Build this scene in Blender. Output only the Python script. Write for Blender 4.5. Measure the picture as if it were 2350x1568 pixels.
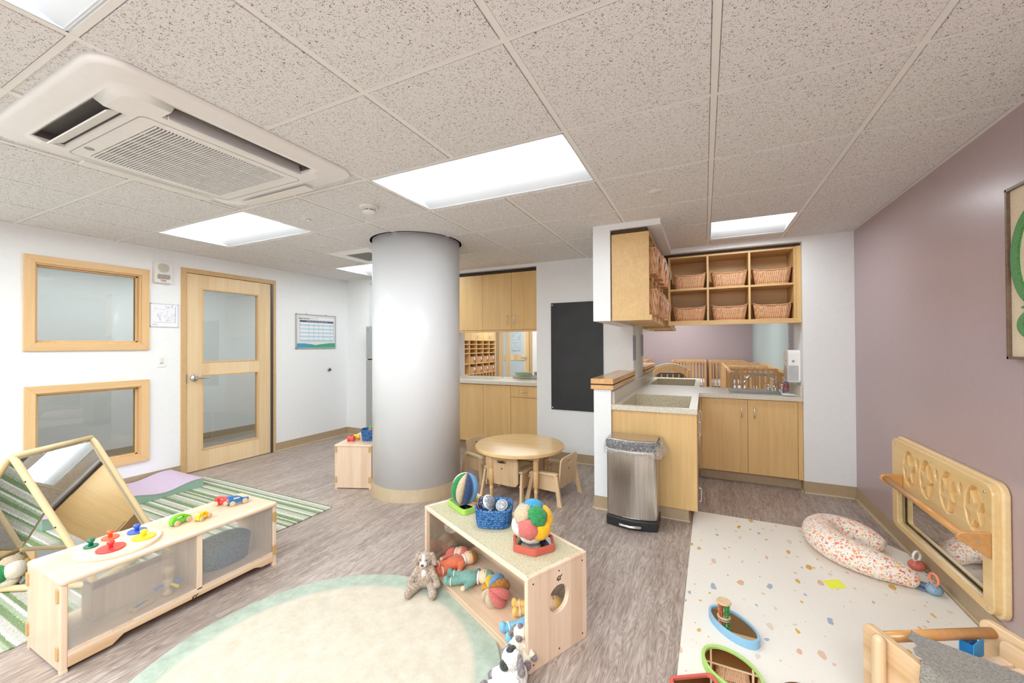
import bpy, bmesh, math, random
from mathutils import Vector, Matrix, Euler
PI = math.pi
random.seed(7)
sc = bpy.context.scene
COL = sc.collection
for o in list(bpy.data.objects):
    bpy.data.objects.remove(o)

# ------------------------------------------------------------ camera, world, exposure
CE = 2.322                       # ceiling height
cam_d = bpy.data.cameras.new('camera')
cam = bpy.data.objects.new('camera', cam_d)
COL.objects.link(cam)
sc.camera = cam
cam_d.sensor_width = 36.0
cam_d.lens = 36.0 * 918.0 / 2350.0
cam_d.clip_start = 0.02
cam_d.clip_end = 60
_t, _p, _r = 0.4478, 0.0084, -0.0044
_F = Vector((-math.sin(_t)*math.cos(_p), math.cos(_t)*math.cos(_p), math.sin(_p)))
_R0 = Vector((math.cos(_t), math.sin(_t), 0)); _U0 = _R0.cross(_F)
_R = _R0*math.cos(_r) + _U0*math.sin(_r); _U = -_R0*math.sin(_r) + _U0*math.cos(_r)
_m = Matrix((( _R.x, _U.x, -_F.x, 0), (_R.y, _U.y, -_F.y, 0), (_R.z, _U.z, -_F.z, 1.344), (0, 0, 0, 1)))
cam.matrix_world = _m

w = bpy.data.worlds.new('world'); sc.world = w; w.use_nodes = True
w.node_tree.nodes['Background'].inputs[0].default_value = (0.95, 0.97, 1.0, 1)
w.node_tree.nodes['Background'].inputs[1].default_value = 0.9
sc.view_settings.view_transform = 'Standard'
sc.view_settings.look = 'None'
sc.view_settings.gamma = 1.0
sc.view_settings.use_curve_mapping = False
sc.view_settings.exposure = 1.38
sc.cycles.max_bounces = 10
sc.cycles.diffuse_bounces = 7
sc.cycles.glossy_bounces = 5
sc.cycles.transmission_bounces = 10
sc.cycles.transparent_max_bounces = 12
sc.cycles.caustics_reflective = False
sc.cycles.caustics_refractive = False
sc.cycles.sample_clamp_indirect = 6.0
LAMP = 7.5                       # strength of the troffer lenses

# unseen area lamps without fixtures, added at ceiling height to light the rooms more evenly
def unseen_lamp(x, y, sx, sy, e, z=CE-0.03, col=(0.885, 0.975, 0.99)):
    d = bpy.data.lights.new('unseen_lamp', 'AREA'); d.shape = 'RECTANGLE'; d.size = sx; d.size_y = sy; d.energy = e; d.color = col
    o = bpy.data.objects.new('unseen_lamp', d); o.location = (x, y, z); COL.objects.link(o)
    return o
unseen_lamp(-1.2, -1.1, 1.2, 0.6, 22)
unseen_lamp(-3.6, -0.9, 1.2, 0.6, 24)
unseen_lamp(0.3, -0.75, 1.2, 0.6, 26)  # added to brighten the mauve wall and the return wall
unseen_lamp(0.2, -2.2, 1.2, 0.6, 24)
unseen_lamp(-5.7, 2.0, 0.5, 2.4, 8)
unseen_lamp(-5.7, 5.0, 0.5, 1.2, 6)
unseen_lamp(-0.6, 6.8, 1.2, 0.6, 17)
unseen_lamp(-0.6, 8.9, 1.2, 0.6, 11)
unseen_lamp(-3.8, 6.2, 1.2, 0.6, 11)
unseen_lamp(-3.8, 8.2, 1.2, 0.6, 11)

# ------------------------------------------------------------ helpers
def S(r, g, b):
    f = lambda c: (c/255/12.92) if c/255 <= 0.04045 else ((c/255+0.055)/1.055)**2.4
    return (f(r), f(g), f(b), 1)

def _nt(name):
    m = bpy.data.materials.new(name); m.use_nodes = True
    nt = m.node_tree; b = nt.nodes['Principled BSDF']
    return m, nt, b
def _n(nt, t, **kw):
    n = nt.nodes.new(t)
    for k, v in kw.items():
        if k.startswith('i_'): n.inputs[k[2:].replace('_', ' ')].default_value = v
        else: setattr(n, k, v)
    return n
def _coord(nt, scale=(1, 1, 1), rot=(0, 0, 0), kind='Object'):
    tc = _n(nt, 'ShaderNodeTexCoord'); mp = _n(nt, 'ShaderNodeMapping')
    mp.inputs['Scale'].default_value = scale; mp.inputs['Rotation'].default_value = rot
    nt.links.new(tc.outputs[kind], mp.inputs['Vector'])
    return mp.outputs['Vector']
def _ramp(nt, fac, stops, interp='LINEAR'):
    r = _n(nt, 'ShaderNodeValToRGB'); r.color_ramp.interpolation = interp
    e = r.color_ramp.elements
    while len(e) > 1: e.remove(e[-1])
    e[0].position, e[0].color = stops[0]
    for p, c in stops[1:]:
        x = e.new(p); x.color = c
    nt.links.new(fac, r.inputs['Fac'])
    return r.outputs['Color']
def _mix(nt, fac, a, b, mode='MIX'):
    n = _n(nt, 'ShaderNodeMix', data_type='RGBA', blend_type=mode)
    for i, v in ((0, fac), (6, a), (7, b)):
        if hasattr(v, 'is_linked') or hasattr(v, 'links'): nt.links.new(v, n.inputs[i])
        else: n.inputs[i].default_value = v
    return n.outputs[2]
def _math(nt, op, a, b=0.0, c=None):
    n = _n(nt, 'ShaderNodeMath', operation=op)
    for i, v in enumerate((a, b) if c is None else (a, b, c)):
        if hasattr(v, 'links'): nt.links.new(v, n.inputs[i])
        else: n.inputs[i].default_value = v
    return n.outputs[0]
def _bump(nt, b, h, strength=0.3, dist=0.002):
    n = _n(nt, 'ShaderNodeBump'); n.inputs['Strength'].default_value = strength; n.inputs['Distance'].default_value = dist
    nt.links.new(h, n.inputs['Height']); nt.links.new(n.outputs[0], b.inputs['Normal'])
WHITE = (1, 1, 1, 1); BLACK = (0, 0, 0, 1)

def plain(name, col, rough=0.5, metal=0.0, spec=0.5, coat=0.0, noise=0.03, nscale=30):
    m, nt, b = _nt(name)
    v = _coord(nt)
    nz = _n(nt, 'ShaderNodeTexNoise'); nz.inputs['Scale'].default_value = nscale; nt.links.new(v, nz.inputs['Vector'])
    lo = tuple(c*(1-noise) for c in col[:3])+(1,); hi = tuple(min(1, c*(1+noise)) for c in col[:3])+(1,)
    nt.links.new(_ramp(nt, nz.outputs['Fac'], [(0.35, lo), (0.65, hi)]), b.inputs['Base Color'])
    b.inputs['Roughness'].default_value = rough; b.inputs['Metallic'].default_value = metal
    b.inputs['Specular IOR Level'].default_value = spec; b.inputs['Coat Weight'].default_value = coat
    return m

def wood(name, c1, c2, axis='z', rough=0.4, fine=55, stave=0.0, spec=0.4, stretch=0.05, coat=0.0):
    """streaky timber: grain runs along the object's own axis; stave > 0 adds glued boards of that width"""
    m, nt, b = _nt(name)
    ai = 'xyz'.index(axis)
    sc_ = [1, 1, 1]; sc_[ai] = stretch
    v = _coord(nt, tuple(sc_))
    n1 = _n(nt, 'ShaderNodeTexNoise'); n1.inputs['Scale'].default_value = fine; n1.inputs['Detail'].default_value = 5; n1.inputs['Roughness'].default_value = 0.6
    n2 = _n(nt, 'ShaderNodeTexNoise'); n2.inputs['Scale'].default_value = fine*0.16; n2.inputs['Detail'].default_value = 2; n2.inputs['Distortion'].default_value = 1.2
    nt.links.new(v, n1.inputs['Vector']); nt.links.new(v, n2.inputs['Vector'])
    f = _math(nt, 'ADD', _math(nt, 'MULTIPLY', n1.outputs['Fac'], 0.55), _math(nt, 'MULTIPLY', n2.outputs['Fac'], 0.45))
    col = _ramp(nt, f, [(0.32, c2), (0.68, c1)])
    if stave:
        tc = _n(nt, 'ShaderNodeTexCoord'); sp = _n(nt, 'ShaderNodeSeparateXYZ'); nt.links.new(tc.outputs['Object'], sp.inputs[0])
        other = [i for i in (0, 1, 2) if i != ai]
        s = _math(nt, 'ADD', _math(nt, 'FLOOR', _math(nt, 'DIVIDE', sp.outputs[other[0]], stave)), _math(nt, 'MULTIPLY', _math(nt, 'FLOOR', _math(nt, 'DIVIDE', sp.outputs[other[1]], stave)), 7.3))
        wn = _n(nt, 'ShaderNodeTexWhiteNoise', noise_dimensions='1D'); nt.links.new(s, wn.inputs['W'])
        tint = _ramp(nt, wn.outputs['Value'], [(0.0, (0.86, 0.80, 0.74, 1)), (0.5, (0.97, 0.96, 0.94, 1)), (1.0, (1, 1, 1, 1))])
        col = _mix(nt, 1.0, col, tint, 'MULTIPLY')
    nt.links.new(col, b.inputs['Base Color'])
    b.inputs['Roughness'].default_value = rough; b.inputs['Specular IOR Level'].default_value = spec; b.inputs['Coat Weight'].default_value = coat
    b.inputs['Coat Roughness'].default_value = 0.15
    return m

def plush(name, c1, c2, scale=160, strength=0.6, dist=0.004):
    m, nt, b = _nt(name)
    v = _coord(nt)
    n1 = _n(nt, 'ShaderNodeTexNoise'); n1.inputs['Scale'].default_value = scale; n1.inputs['Detail'].default_value = 3; n1.inputs['Distortion'].default_value = 1.0
    nt.links.new(v, n1.inputs['Vector'])
    nt.links.new(_ramp(nt, n1.outputs['Fac'], [(0.35, c2), (0.62, c1)]), b.inputs['Base Color'])
    b.inputs['Roughness'].default_value = 0.95; b.inputs['Specular IOR Level'].default_value = 0.1
    b.inputs['Sheen Weight'].default_value = 0.25
    _bump(nt, b, n1.outputs['Fac'], strength, dist)
    return m

def glass_mat(name, tint=(0.92, 0.96, 0.95, 1), refl=0.08, rough=0.0):
    """thin sheet glazing: see-through with a surface reflection"""
    m, nt, b = _nt(name)
    out = nt.nodes['Material Output']; nt.nodes.remove(b)
    t = _n(nt, 'ShaderNodeBsdfTransparent'); t.inputs[0].default_value = tint
    g = _n(nt, 'ShaderNodeBsdfGlossy'); g.inputs['Roughness'].default_value = rough
    lw = _n(nt, 'ShaderNodeLayerWeight'); lw.inputs[0].default_value = 0.35
    f = _math(nt, 'ADD', _math(nt, 'MULTIPLY', lw.outputs['Fresnel'], 0.55), refl)
    mx = _n(nt, 'ShaderNodeMixShader'); nt.links.new(f, mx.inputs[0]); nt.links.new(t.outputs[0], mx.inputs[1]); nt.links.new(g.outputs[0], mx.inputs[2])
    nt.links.new(mx.outputs[0], out.inputs[0])
    return m

# ---- mesh builder
class MB:
    def __init__(s): s.bm = bmesh.new(); s.mi = 0
    def _faces(s, fs, sm=False):
        for f in fs: f.material_index = s.mi; f.smooth = sm
    def box(s, a, b, M=None, taper=None):
        x0, y0, z0 = a; x1, y1, z1 = b
        vs = [(x, y, z) for z in (z0, z1) for y in (y0, y1) for x in (x0, x1)]
        if taper:
            cx, cy = (x0+x1)/2, (y0+y1)/2
            vs = [(x, y, z) if z == z0 else (cx+(x-cx)*taper, cy+(y-cy)*taper, z) for x, y, z in vs]
        vs = [s.bm.verts.new(M @ Vector(v) if M else v) for v in vs]
        s._faces([s.bm.faces.new([vs[i] for i in q]) for q in ((0, 2, 3, 1), (4, 5, 7, 6), (0, 1, 5, 4), (2, 6, 7, 3), (0, 4, 6, 2), (1, 3, 7, 5))])
        return s
    def poly(s, pts):
        s._faces([s.bm.faces.new([s.bm.verts.new(p) for p in pts])]); return s
    def prism(s, pts, axis, a, b, M=None, sm=False):
        """outline pts (2-D) pushed along an axis from a to b. axis x: pts=(y,z); y: (x,z); z: (x,y)"""
        def P(p, t):
            v = {'x': (t, p[0], p[1]), 'y': (p[0], t, p[1]), 'z': (p[0], p[1], t)}[axis]
            return M @ Vector(v) if M else v
        A = [s.bm.verts.new(P(p, a)) for p in pts]; B = [s.bm.verts.new(P(p, b)) for p in pts]
        n = len(pts)
        s._faces([s.bm.faces.new(A[::-1]), s.bm.faces.new(B)])
        s._faces([s.bm.faces.new([A[i], A[(i+1) % n], B[(i+1) % n], B[i]]) for i in range(n)], sm)
        return s
    def lathe(s, prof, n=32, c=(0, 0, 0), M=None, sm=True, sx=1, sy=1, cap=True, wob=None, closed=False):
        rings = []
        for r, z in prof:
            ring = []
            for i in range(n):
                a = 2*PI*i/n
                rr = r*(wob(a, z) if wob else 1)
                v = Vector((c[0]+rr*math.cos(a)*sx, c[1]+rr*math.sin(a)*sy, c[2]+z))
                ring.append(s.bm.verts.new(M @ v if M else v))
            rings.append(ring)
        pr = list(zip(rings, rings[1:]))
        if closed: pr.append((rings[-1], rings[0]))
        for A, B in pr:
            s._faces([s.bm.faces.new([A[i], A[(i+1) % n], B[(i+1) % n], B[i]]) for i in range(n)], sm)
        if cap and not closed:
            s._faces([s.bm.faces.new(rings[0][::-1]), s.bm.faces.new(rings[-1])])
        return s
    def tube(s, path, r, n=10, closed=False, cap=True, flat=1.0):
        """r a number or a list per point"""
        path = [Vector(p) for p in path]; N = len(path)
        rr = r if isinstance(r, (list, tuple)) else [r]*N
        rings = []; up = None
        for i, p in enumerate(path):
            if closed: t = path[(i+1) % N]-path[i-1]
            else: t = path[min(i+1, N-1)]-path[max(i-1, 0)]
            t.normalize()
            if up is None:
                up = Vector((0, 0, 1)) if abs(t.z) < 0.9 else Vector((1, 0, 0))
            side = t.cross(up)
            if side.length < 1e-6: side = t.orthogonal()
            side.normalize(); up = side.cross(t).normalized()
            rings.append([s.bm.verts.new(p+side*math.cos(2*PI*k/n)*rr[i]+up*math.sin(2*PI*k/n)*rr[i]*flat) for k in range(n)])
        pr = list(zip(rings, rings[1:]))
        if closed: pr.append((rings[-1], rings[0]))
        for A, B in pr:
            s._faces([s.bm.faces.new([A[k], A[(k+1) % n], B[(k+1) % n], B[k]]) for k in range(n)], True)
        if cap and not closed:
            s._faces([s.bm.faces.new(rings[0][::-1]), s.bm.faces.new(rings[-1])], True)
        return s
    def ball(s, c, r, n=20, M=None, f=None):
        """ellipsoid; r number or (rx,ry,rz); f(dir)->scale; M extra matrix applied about c"""
        if not isinstance(r, (tuple, list)): r = (r, r, r)
        m = n//2; rows = []
        C_ = Vector(c)
        for j in range(1, m):
            th = PI*j/m; row = []
            for i in range(n):
                a = 2*PI*i/n
                d = Vector((math.sin(th)*math.cos(a), math.sin(th)*math.sin(a), math.cos(th)))
                k = f(d) if f else 1
                v = Vector((d.x*r[0]*k, d.y*r[1]*k, d.z*r[2]*k))
                row.append(s.bm.verts.new(C_+(M @ v if M else v)))
            rows.append(row)
        def pole(z):
            d = Vector((0, 0, z)); k = f(d) if f else 1
            v = Vector((0, 0, z*r[2]*k)); return s.bm.verts.new(C_+(M @ v if M else v))
        t = pole(1); b = pole(-1); fs = []
        for i in range(n):
            k = (i+1) % n
            fs.append(s.bm.faces.new([t, rows[0][i], rows[0][k]]))
            fs.append(s.bm.faces.new([b, rows[-1][k], rows[-1][i]]))
            for A, B in zip(rows, rows[1:]): fs.append(s.bm.faces.new([A[i], B[i], B[k], A[k]]))
        s._faces(fs, True); return s
    def cap(s, a, b, ra, rb=None, n=12):
        """a limb: tube with round ends from a to b"""
        rb = ra if rb is None else rb
        a, b = Vector(a), Vector(b); d = (b-a); L = d.length; d.normalize(); pts = []; rs = []
        for k in range(5):
            t = PI/2*(1-k/4.0); pts.append(a-d*ra*math.sin(t)); rs.append(max(1e-4, ra*math.cos(t)))
        for k in range(5):
            t = PI/2*k/4.0; pts.append(b+d*rb*math.sin(t)); rs.append(max(1e-4, rb*math.cos(t)))
        s.tube(pts, rs, n); return s

ROOT_M = {}
def link(name, me, mats, parent=None):
    o = bpy.data.objects.new(name, me); COL.objects.link(o)
    for m in (mats if isinstance(mats, (list, tuple)) else [mats]): me.materials.append(m)
    if parent is not None: o.parent = parent
    return o
def mtx(o):
    m = ROOT_M.get(o)
    return m if m is not None else Matrix.Identity(4)
def obj(name, mb, mats, parent=None, bevel=0.0, seg=2, world=False, sub=0, loc=None, rot=None, remesh=0.0, disp=0.0, dscale=0.02, smooth=False, weld=True):
    """links the shape as ONE mesh object; world=True: the shape was given in world coordinates"""
    bm = mb.bm
    if world and parent is not None: bm.transform(mtx(parent).inverted())
    if loc is not None and parent is None and False: pass
    bmesh.ops.recalc_face_normals(bm, faces=bm.faces)
    if smooth:
        for f in bm.faces: f.smooth = True
    me = bpy.data.meshes.new(name); bm.to_mesh(me); bm.free()
    o = link(name, me, mats, parent)
    if loc is not None: o.location = loc
    if rot is not None: o.rotation_euler = rot
    ROOT_M[o] = mtx(parent) @ Matrix.LocRotScale(o.location, o.rotation_euler, None) if parent is not None else Matrix.LocRotScale(o.location, o.rotation_euler, None)
    if remesh:
        md = o.modifiers.new('remesh', 'REMESH'); md.mode = 'VOXEL'; md.voxel_size = remesh; md.use_smooth_shade = True
        ms = o.modifiers.new('smooth', 'SMOOTH'); ms.iterations = 3
    if disp:
        tx = bpy.data.textures.new('fur', 'CLOUDS'); tx.noise_scale = dscale
        md = o.modifiers.new('disp', 'DISPLACE'); md.texture = tx; md.strength = disp; md.mid_level = 0.5
    if sub:
        md = o.modifiers.new('sub', 'SUBSURF'); md.levels = sub; md.render_levels = sub
    if bevel:
        md = o.modifiers.new('bev', 'BEVEL'); md.width = bevel; md.segments = seg; md.limit_method = 'ANGLE'; md.angle_limit = math.radians(40)
        md.harden_normals = False
    return o
def tag(o, label=None, cat=None, group=None, kind=None):
    for k, v in (('label', label), ('category', cat), ('group', group), ('kind', kind)):
        if v: o[k] = v
    return o
def thing(name, label, cat, loc=(0, 0, 0), rz=0.0, group=None):
    o = bpy.data.objects.new(name, None); COL.objects.link(o); o.empty_display_size = 0.05
    o.location = loc; o.rotation_euler = (0, 0, rz)
    ROOT_M[o] = Matrix.LocRotScale(Vector(loc), Euler((0, 0, rz)), None)
    return tag(o, label, cat, group)
def struct(name, mb, m, bevel=0.0, parent=None):
    o = obj(name, mb, m, parent, bevel=bevel)
    if parent is None: o['kind'] = 'structure'
    return o
def copy_tree(o, parent=None):
    c = o.copy(); COL.objects.link(c); c.parent = parent
    for ch in list(o.children): copy_tree(ch, c)
    return c
def copy_thing(o, loc, rz, label, group=None):
    c = copy_tree(o); c.location = loc; c.rotation_euler = (0, 0, rz)
    ROOT_M[c] = Matrix.LocRotScale(Vector(loc), Euler((0, 0, rz)), None)
    tag(c, label, None, group); return c
def cut(o, mb):
    """cut the builder's shape out of o and keep the result as plain mesh"""
    bmesh.ops.recalc_face_normals(mb.bm, faces=mb.bm.faces)
    me = bpy.data.meshes.new('cutter'); mb.bm.to_mesh(me); mb.bm.free()
    c = bpy.data.objects.new('cutter', me); COL.objects.link(c); c.matrix_world = mtx(o)
    bpy.context.view_layer.update()
    mods = [(m.name) for m in o.modifiers]
    saved = []
    for m in o.modifiers: saved.append((m.type, getattr(m, 'width', 0), getattr(m, 'segments', 0)))
    for nme in mods: o.modifiers.remove(o.modifiers[nme])
    md = o.modifiers.new('cut', 'BOOLEAN'); md.object = c; md.operation = 'DIFFERENCE'; md.solver = 'EXACT'; md.use_self = True
    dg = bpy.context.evaluated_depsgraph_get(); dg.update()
    new = bpy.data.meshes.new_from_object(o.evaluated_get(dg))
    o.modifiers.clear(); o.data = new
    bpy.data.objects.remove(c)
    for t, wd, sg in saved:
        if t == 'BEVEL':
            md = o.modifiers.new('bev', 'BEVEL'); md.width = wd; md.segments = sg; md.limit_method = 'ANGLE'; md.angle_limit = math.radians(40)
    return o
def rrect(x0, y0, x1, y1, r, n=6):
    p = []
    for cx, cy, a0 in ((x1-r, y1-r, 0), (x0+r, y1-r, 90), (x0+r, y0+r, 180), (x1-r, y0+r, 270)):
        for k in range(n+1):
            a = math.radians(a0+90*k/n); p.append((cx+r*math.cos(a), cy+r*math.sin(a)))
    return p
def ell(cx, cy, rx, ry, n=28, rot=0.0):
    return [(cx+rx*math.cos(2*PI*k/n)*math.cos(rot)-ry*math.sin(2*PI*k/n)*math.sin(rot), cy+rx*math.cos(2*PI*k/n)*math.sin(rot)+ry*math.sin(2*PI*k/n)*math.cos(rot)) for k in range(n)]
def text(body, size, mat_, parent, loc, rot, extrude=0.0005, align='CENTER', sx=1.0):
    cu = bpy.data.curves.new('lettering', 'FONT'); cu.body = body; cu.size = size; cu.extrude = extrude; cu.align_x = align; cu.align_y = 'CENTER'
    cu.materials.append(mat_)
    tmp = bpy.data.objects.new('tmp', cu); COL.objects.link(tmp); bpy.context.view_layer.update()
    me = bpy.data.meshes.new_from_object(tmp.evaluated_get(bpy.context.evaluated_depsgraph_get())); bpy.data.objects.remove(tmp)
    o = bpy.data.objects.new('lettering', me); COL.objects.link(o); o.parent = parent; o.location = loc; o.rotation_euler = rot; o.scale = (sx, 1, 1)
    return o
def holes(mb, u0, u1, v0, v1, hs, put):
    """rectangle u0..u1 x v0..v1 without the holes hs=[(a,b,c,d)], put(mb, ua, ub, va, vb) adds a cell"""
    us = sorted({u0, u1, *[h[i] for h in hs for i in (0, 1)]}); us = [u for u in us if u0 <= u <= u1]
    for ua, ub in zip(us, us[1:]):
        blk = sorted([(h[2], h[3]) for h in hs if h[0] <= ua+1e-6 and h[1] >= ub-1e-6]); v = v0
        for a, b in blk:
            if a > v+1e-6: put(mb, ua, ub, v, a)
            v = max(v, b)
        if v < v1-1e-6: put(mb, ua, ub, v, v1)
    return mb

# ------------------------------------------------------------ materials
M_wall = plain('white_wall_paint', S(236, 237, 238), 0.55, noise=0.01, spec=0.3)
M_purple = plain('mauve_wall_paint', S(180, 160, 163), 0.30, noise=0.015, spec=0.5)
def _orange_peel(m):
    nt = m.node_tree; b = nt.nodes['Principled BSDF']; v = _coord(nt)
    n = _n(nt, 'ShaderNodeTexNoise'); n.inputs['Scale'].default_value = 160; nt.links.new(v, n.inputs['Vector']); _bump(nt, b, n.outputs['Fac'], 0.25, 0.001)
_orange_peel(M_purple)
M_bluewall = plain('pale_blue_wall_paint', S(176, 190, 190), 0.5, noise=0.01)
M_base = plain('tan_vinyl_base', S(176, 155, 126), 0.45, noise=0.03)
M_basetoe = plain('light_vinyl_toe', S(206, 190, 160), 0.45)
M_oak = wood('maple_laminate', S(226, 190, 134), S(210, 170, 112), 'z', 0.38, 60)
M_oakx = wood('maple_laminate_long', S(226, 190, 134), S(208, 168, 112), 'x', 0.38, 60)
M_trim = wood('maple_casing', S(230, 194, 146), S(216, 176, 124), 'y', 0.38, 45)
M_trimz = wood('maple_casing_upright', S(231, 196, 148), S(218, 178, 126), 'z', 0.38, 45)
M_door = wood('pale_maple_door', S(240, 218, 182), S(230, 202, 160), 'z', 0.4, 50, stave=0.11)
M_frame = plain('tan_door_frame_paint', S(205, 168, 120), 0.4)
M_ply = wood('pale_maple_ply', S(234, 211, 190), S(218, 189, 162), 'z', 0.32, 60, stave=0.075, spec=0.5)
M_plyy = wood('pale_maple_ply_lengthwise', S(235, 213, 192), S(218, 190, 164), 'y', 0.28, 60, stave=0.075, spec=0.5)
M_plyx = wood('pale_maple_ply_crosswise', S(235, 213, 192), S(218, 190, 164), 'x', 0.28, 60, stave=0.075, spec=0.5)
M_birch = wood('clear_birch', S(236, 206, 152), S(222, 186, 128), 'y', 0.25, 40, spec=0.5, coat=0.3)
M_rail = wood('honey_rail_wood', S(214, 160, 100), S(192, 136, 78), 'y', 0.3, 50, coat=0.3)
M_chair = wood('natural_beech', S(222, 194, 158), S(198, 166, 128), 'z', 0.4, 70)
M_plas = plain('tan_plastic', S(214, 190, 150), 0.35, noise=0.01)
M_steel = plain('brushed_steel', S(200, 198, 195), 0.28, metal=1.0, noise=0.04, nscale=8)
M_chrome = plain('chrome', S(225, 226, 228), 0.08, metal=1.0, noise=0.0)
M_mirror = plain('mirror_glass', S(232, 234, 234), 0.015, metal=1.0, noise=0.0)
M_black = plain('black_plastic', S(38, 39, 42), 0.4)
M_chalk = plain('black_chalkboard', S(44, 45, 48), 0.55, noise=0.12, nscale=5)
M_dark = plain('dark_void', S(40, 36, 34), 0.8)
M_gap = plain('dark_gap_shadow_board', S(78, 58, 42), 0.8)  # dark tone painted in for the shade inside narrow gaps
M_white = plain('white_enamel', S(240, 240, 238), 0.35, noise=0.0)
M_offw = plain('off_white_plastic', S(228, 224, 218), 0.4, noise=0.01)
M_acw = plain('warm_white_plastic', S(234, 232, 230), 0.4, noise=0.01)
M_grey = plain('grey_plastic', S(150, 150, 148), 0.45)
M_fridge = plain('grey_steel_panel', S(172, 174, 174), 0.4, metal=0.3)
M_paper = plain('white_paper', S(236, 236, 242), 0.7, noise=0.0)
M_ink = plain('grey_ink', S(105, 108, 130), 0.7)
M_glass = glass_mat('clear_glazing', (0.93, 0.95, 0.94, 1), 0.05)
M_screw = plain('screw_metal', S(215, 210, 200), 0.3, metal=0.8)
M_fireT = plain('red_print', S(190, 60, 50), 0.6)
M_burn = plain('burnt_mark', S(70, 48, 32), 0.8)
def solid(name, rgb, rough=0.4, coat=0.0): return plain(name, S(*rgb), rough, noise=0.02, coat=coat)

def mat_emit(name, col, e):
    m, nt, b = _nt(name); b.inputs['Base Color'].default_value = (0.8, 0.8, 0.8, 1)
    b.inputs['Emission Color'].default_value = col; b.inputs['Emission Strength'].default_value = e
    return m
M_lens = mat_emit('lit_lens', (0.905, 0.98, 0.99, 1), LAMP)

# floor planks running along y
def mk_floor():
    m, nt, b = _nt('vinyl_plank_floor')
    tc = _n(nt, 'ShaderNodeTexCoord'); sp = _n(nt, 'ShaderNodeSeparateXYZ'); nt.links.new(tc.outputs['Object'], sp.inputs[0])
    row = _math(nt, 'FLOOR', _math(nt, 'DIVIDE', sp.outputs[0], 0.152))
    wn = _n(nt, 'ShaderNodeTexWhiteNoise', noise_dimensions='1D'); nt.links.new(row, wn.inputs['W'])
    yy = _math(nt, 'ADD', _math(nt, 'DIVIDE', sp.outputs[1], 1.22), wn.outputs['Value'])
    seg = _math(nt, 'FLOOR', yy)
    idn = _math(nt, 'ADD', _math(nt, 'MULTIPLY', row, 17.13), _math(nt, 'MULTIPLY', seg, 5.71))
    wn2 = _n(nt, 'ShaderNodeTexWhiteNoise', noise_dimensions='1D'); nt.links.new(idn, wn2.inputs['W'])
    cb = _n(nt, 'ShaderNodeCombineXYZ')
    nt.links.new(sp.outputs[0], cb.inputs[0]); nt.links.new(_math(nt, 'MULTIPLY', sp.outputs[1], 0.11), cb.inputs[1]); nt.links.new(_math(nt, 'MULTIPLY', idn, 3.7), cb.inputs[2])
    n1 = _n(nt, 'ShaderNodeTexNoise'); n1.inputs['Scale'].default_value = 75; n1.inputs['Detail'].default_value = 6; n1.inputs['Roughness'].default_value = 0.65; n1.inputs['Distortion'].default_value = 0.8
    n2 = _n(nt, 'ShaderNodeTexNoise'); n2.inputs['Scale'].default_value = 9; n2.inputs['Detail'].default_value = 3; n2.inputs['Distortion'].default_value = 2.2
    wv = _n(nt, 'ShaderNodeTexNoise'); wv.inputs['Scale'].default_value = 14; wv.inputs['Detail'].default_value = 2; wv.inputs['Distortion'].default_value = 1.5
    for n in (n1, n2, wv): nt.links.new(cb.outputs[0], n.inputs['Vector'])
    rings = _math(nt, 'FRACT', _math(nt, 'MULTIPLY', wv.outputs['Fac'], 14.0))
    rr = _math(nt, 'ABSOLUTE', _math(nt, 'SUBTRACT', rings, 0.5))
    f = _math(nt, 'ADD', _math(nt, 'ADD', _math(nt, 'MULTIPLY', n1.outputs['Fac'], 0.55), _math(nt, 'MULTIPLY', n2.outputs['Fac'], 0.3)), _math(nt, 'MULTIPLY', rr, 0.30))
    col = _ramp(nt, f, [(0.34, S(132, 114, 106)), (0.50, S(166, 151, 143)), (0.66, S(196, 184, 176))])
    tint = _ramp(nt, wn2.outputs['Value'], [(0, (0.90, 0.89, 0.88, 1)), (1, (1.0, 1.0, 1.0, 1))])
    col = _mix(nt, 1.0, col, tint, 'MULTIPLY')
    ex = _math(nt, 'ABSOLUTE', _math(nt, 'SUBTRACT', _math(nt, 'FRACT', _math(nt, 'DIVIDE', sp.outputs[0], 0.152)), 0.5))
    ey = _math(nt, 'ABSOLUTE', _math(nt, 'SUBTRACT', _math(nt, 'FRACT', yy), 0.5))
    e = _math(nt, 'MAXIMUM', _math(nt, 'GREATER_THAN', ex, 0.493), _math(nt, 'GREATER_THAN', ey, 0.4992))
    col = _mix(nt, _math(nt, 'MULTIPLY', e, 0.35), col, S(105, 88, 78))
    nt.links.new(col, b.inputs['Base Color']); b.inputs['Roughness'].default_value = 0.42; b.inputs['Specular IOR Level'].default_value = 0.4
    _bump(nt, b, n1.outputs['Fac'], 0.12, 0.001)
    return m
M_floor = mk_floor()

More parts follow.
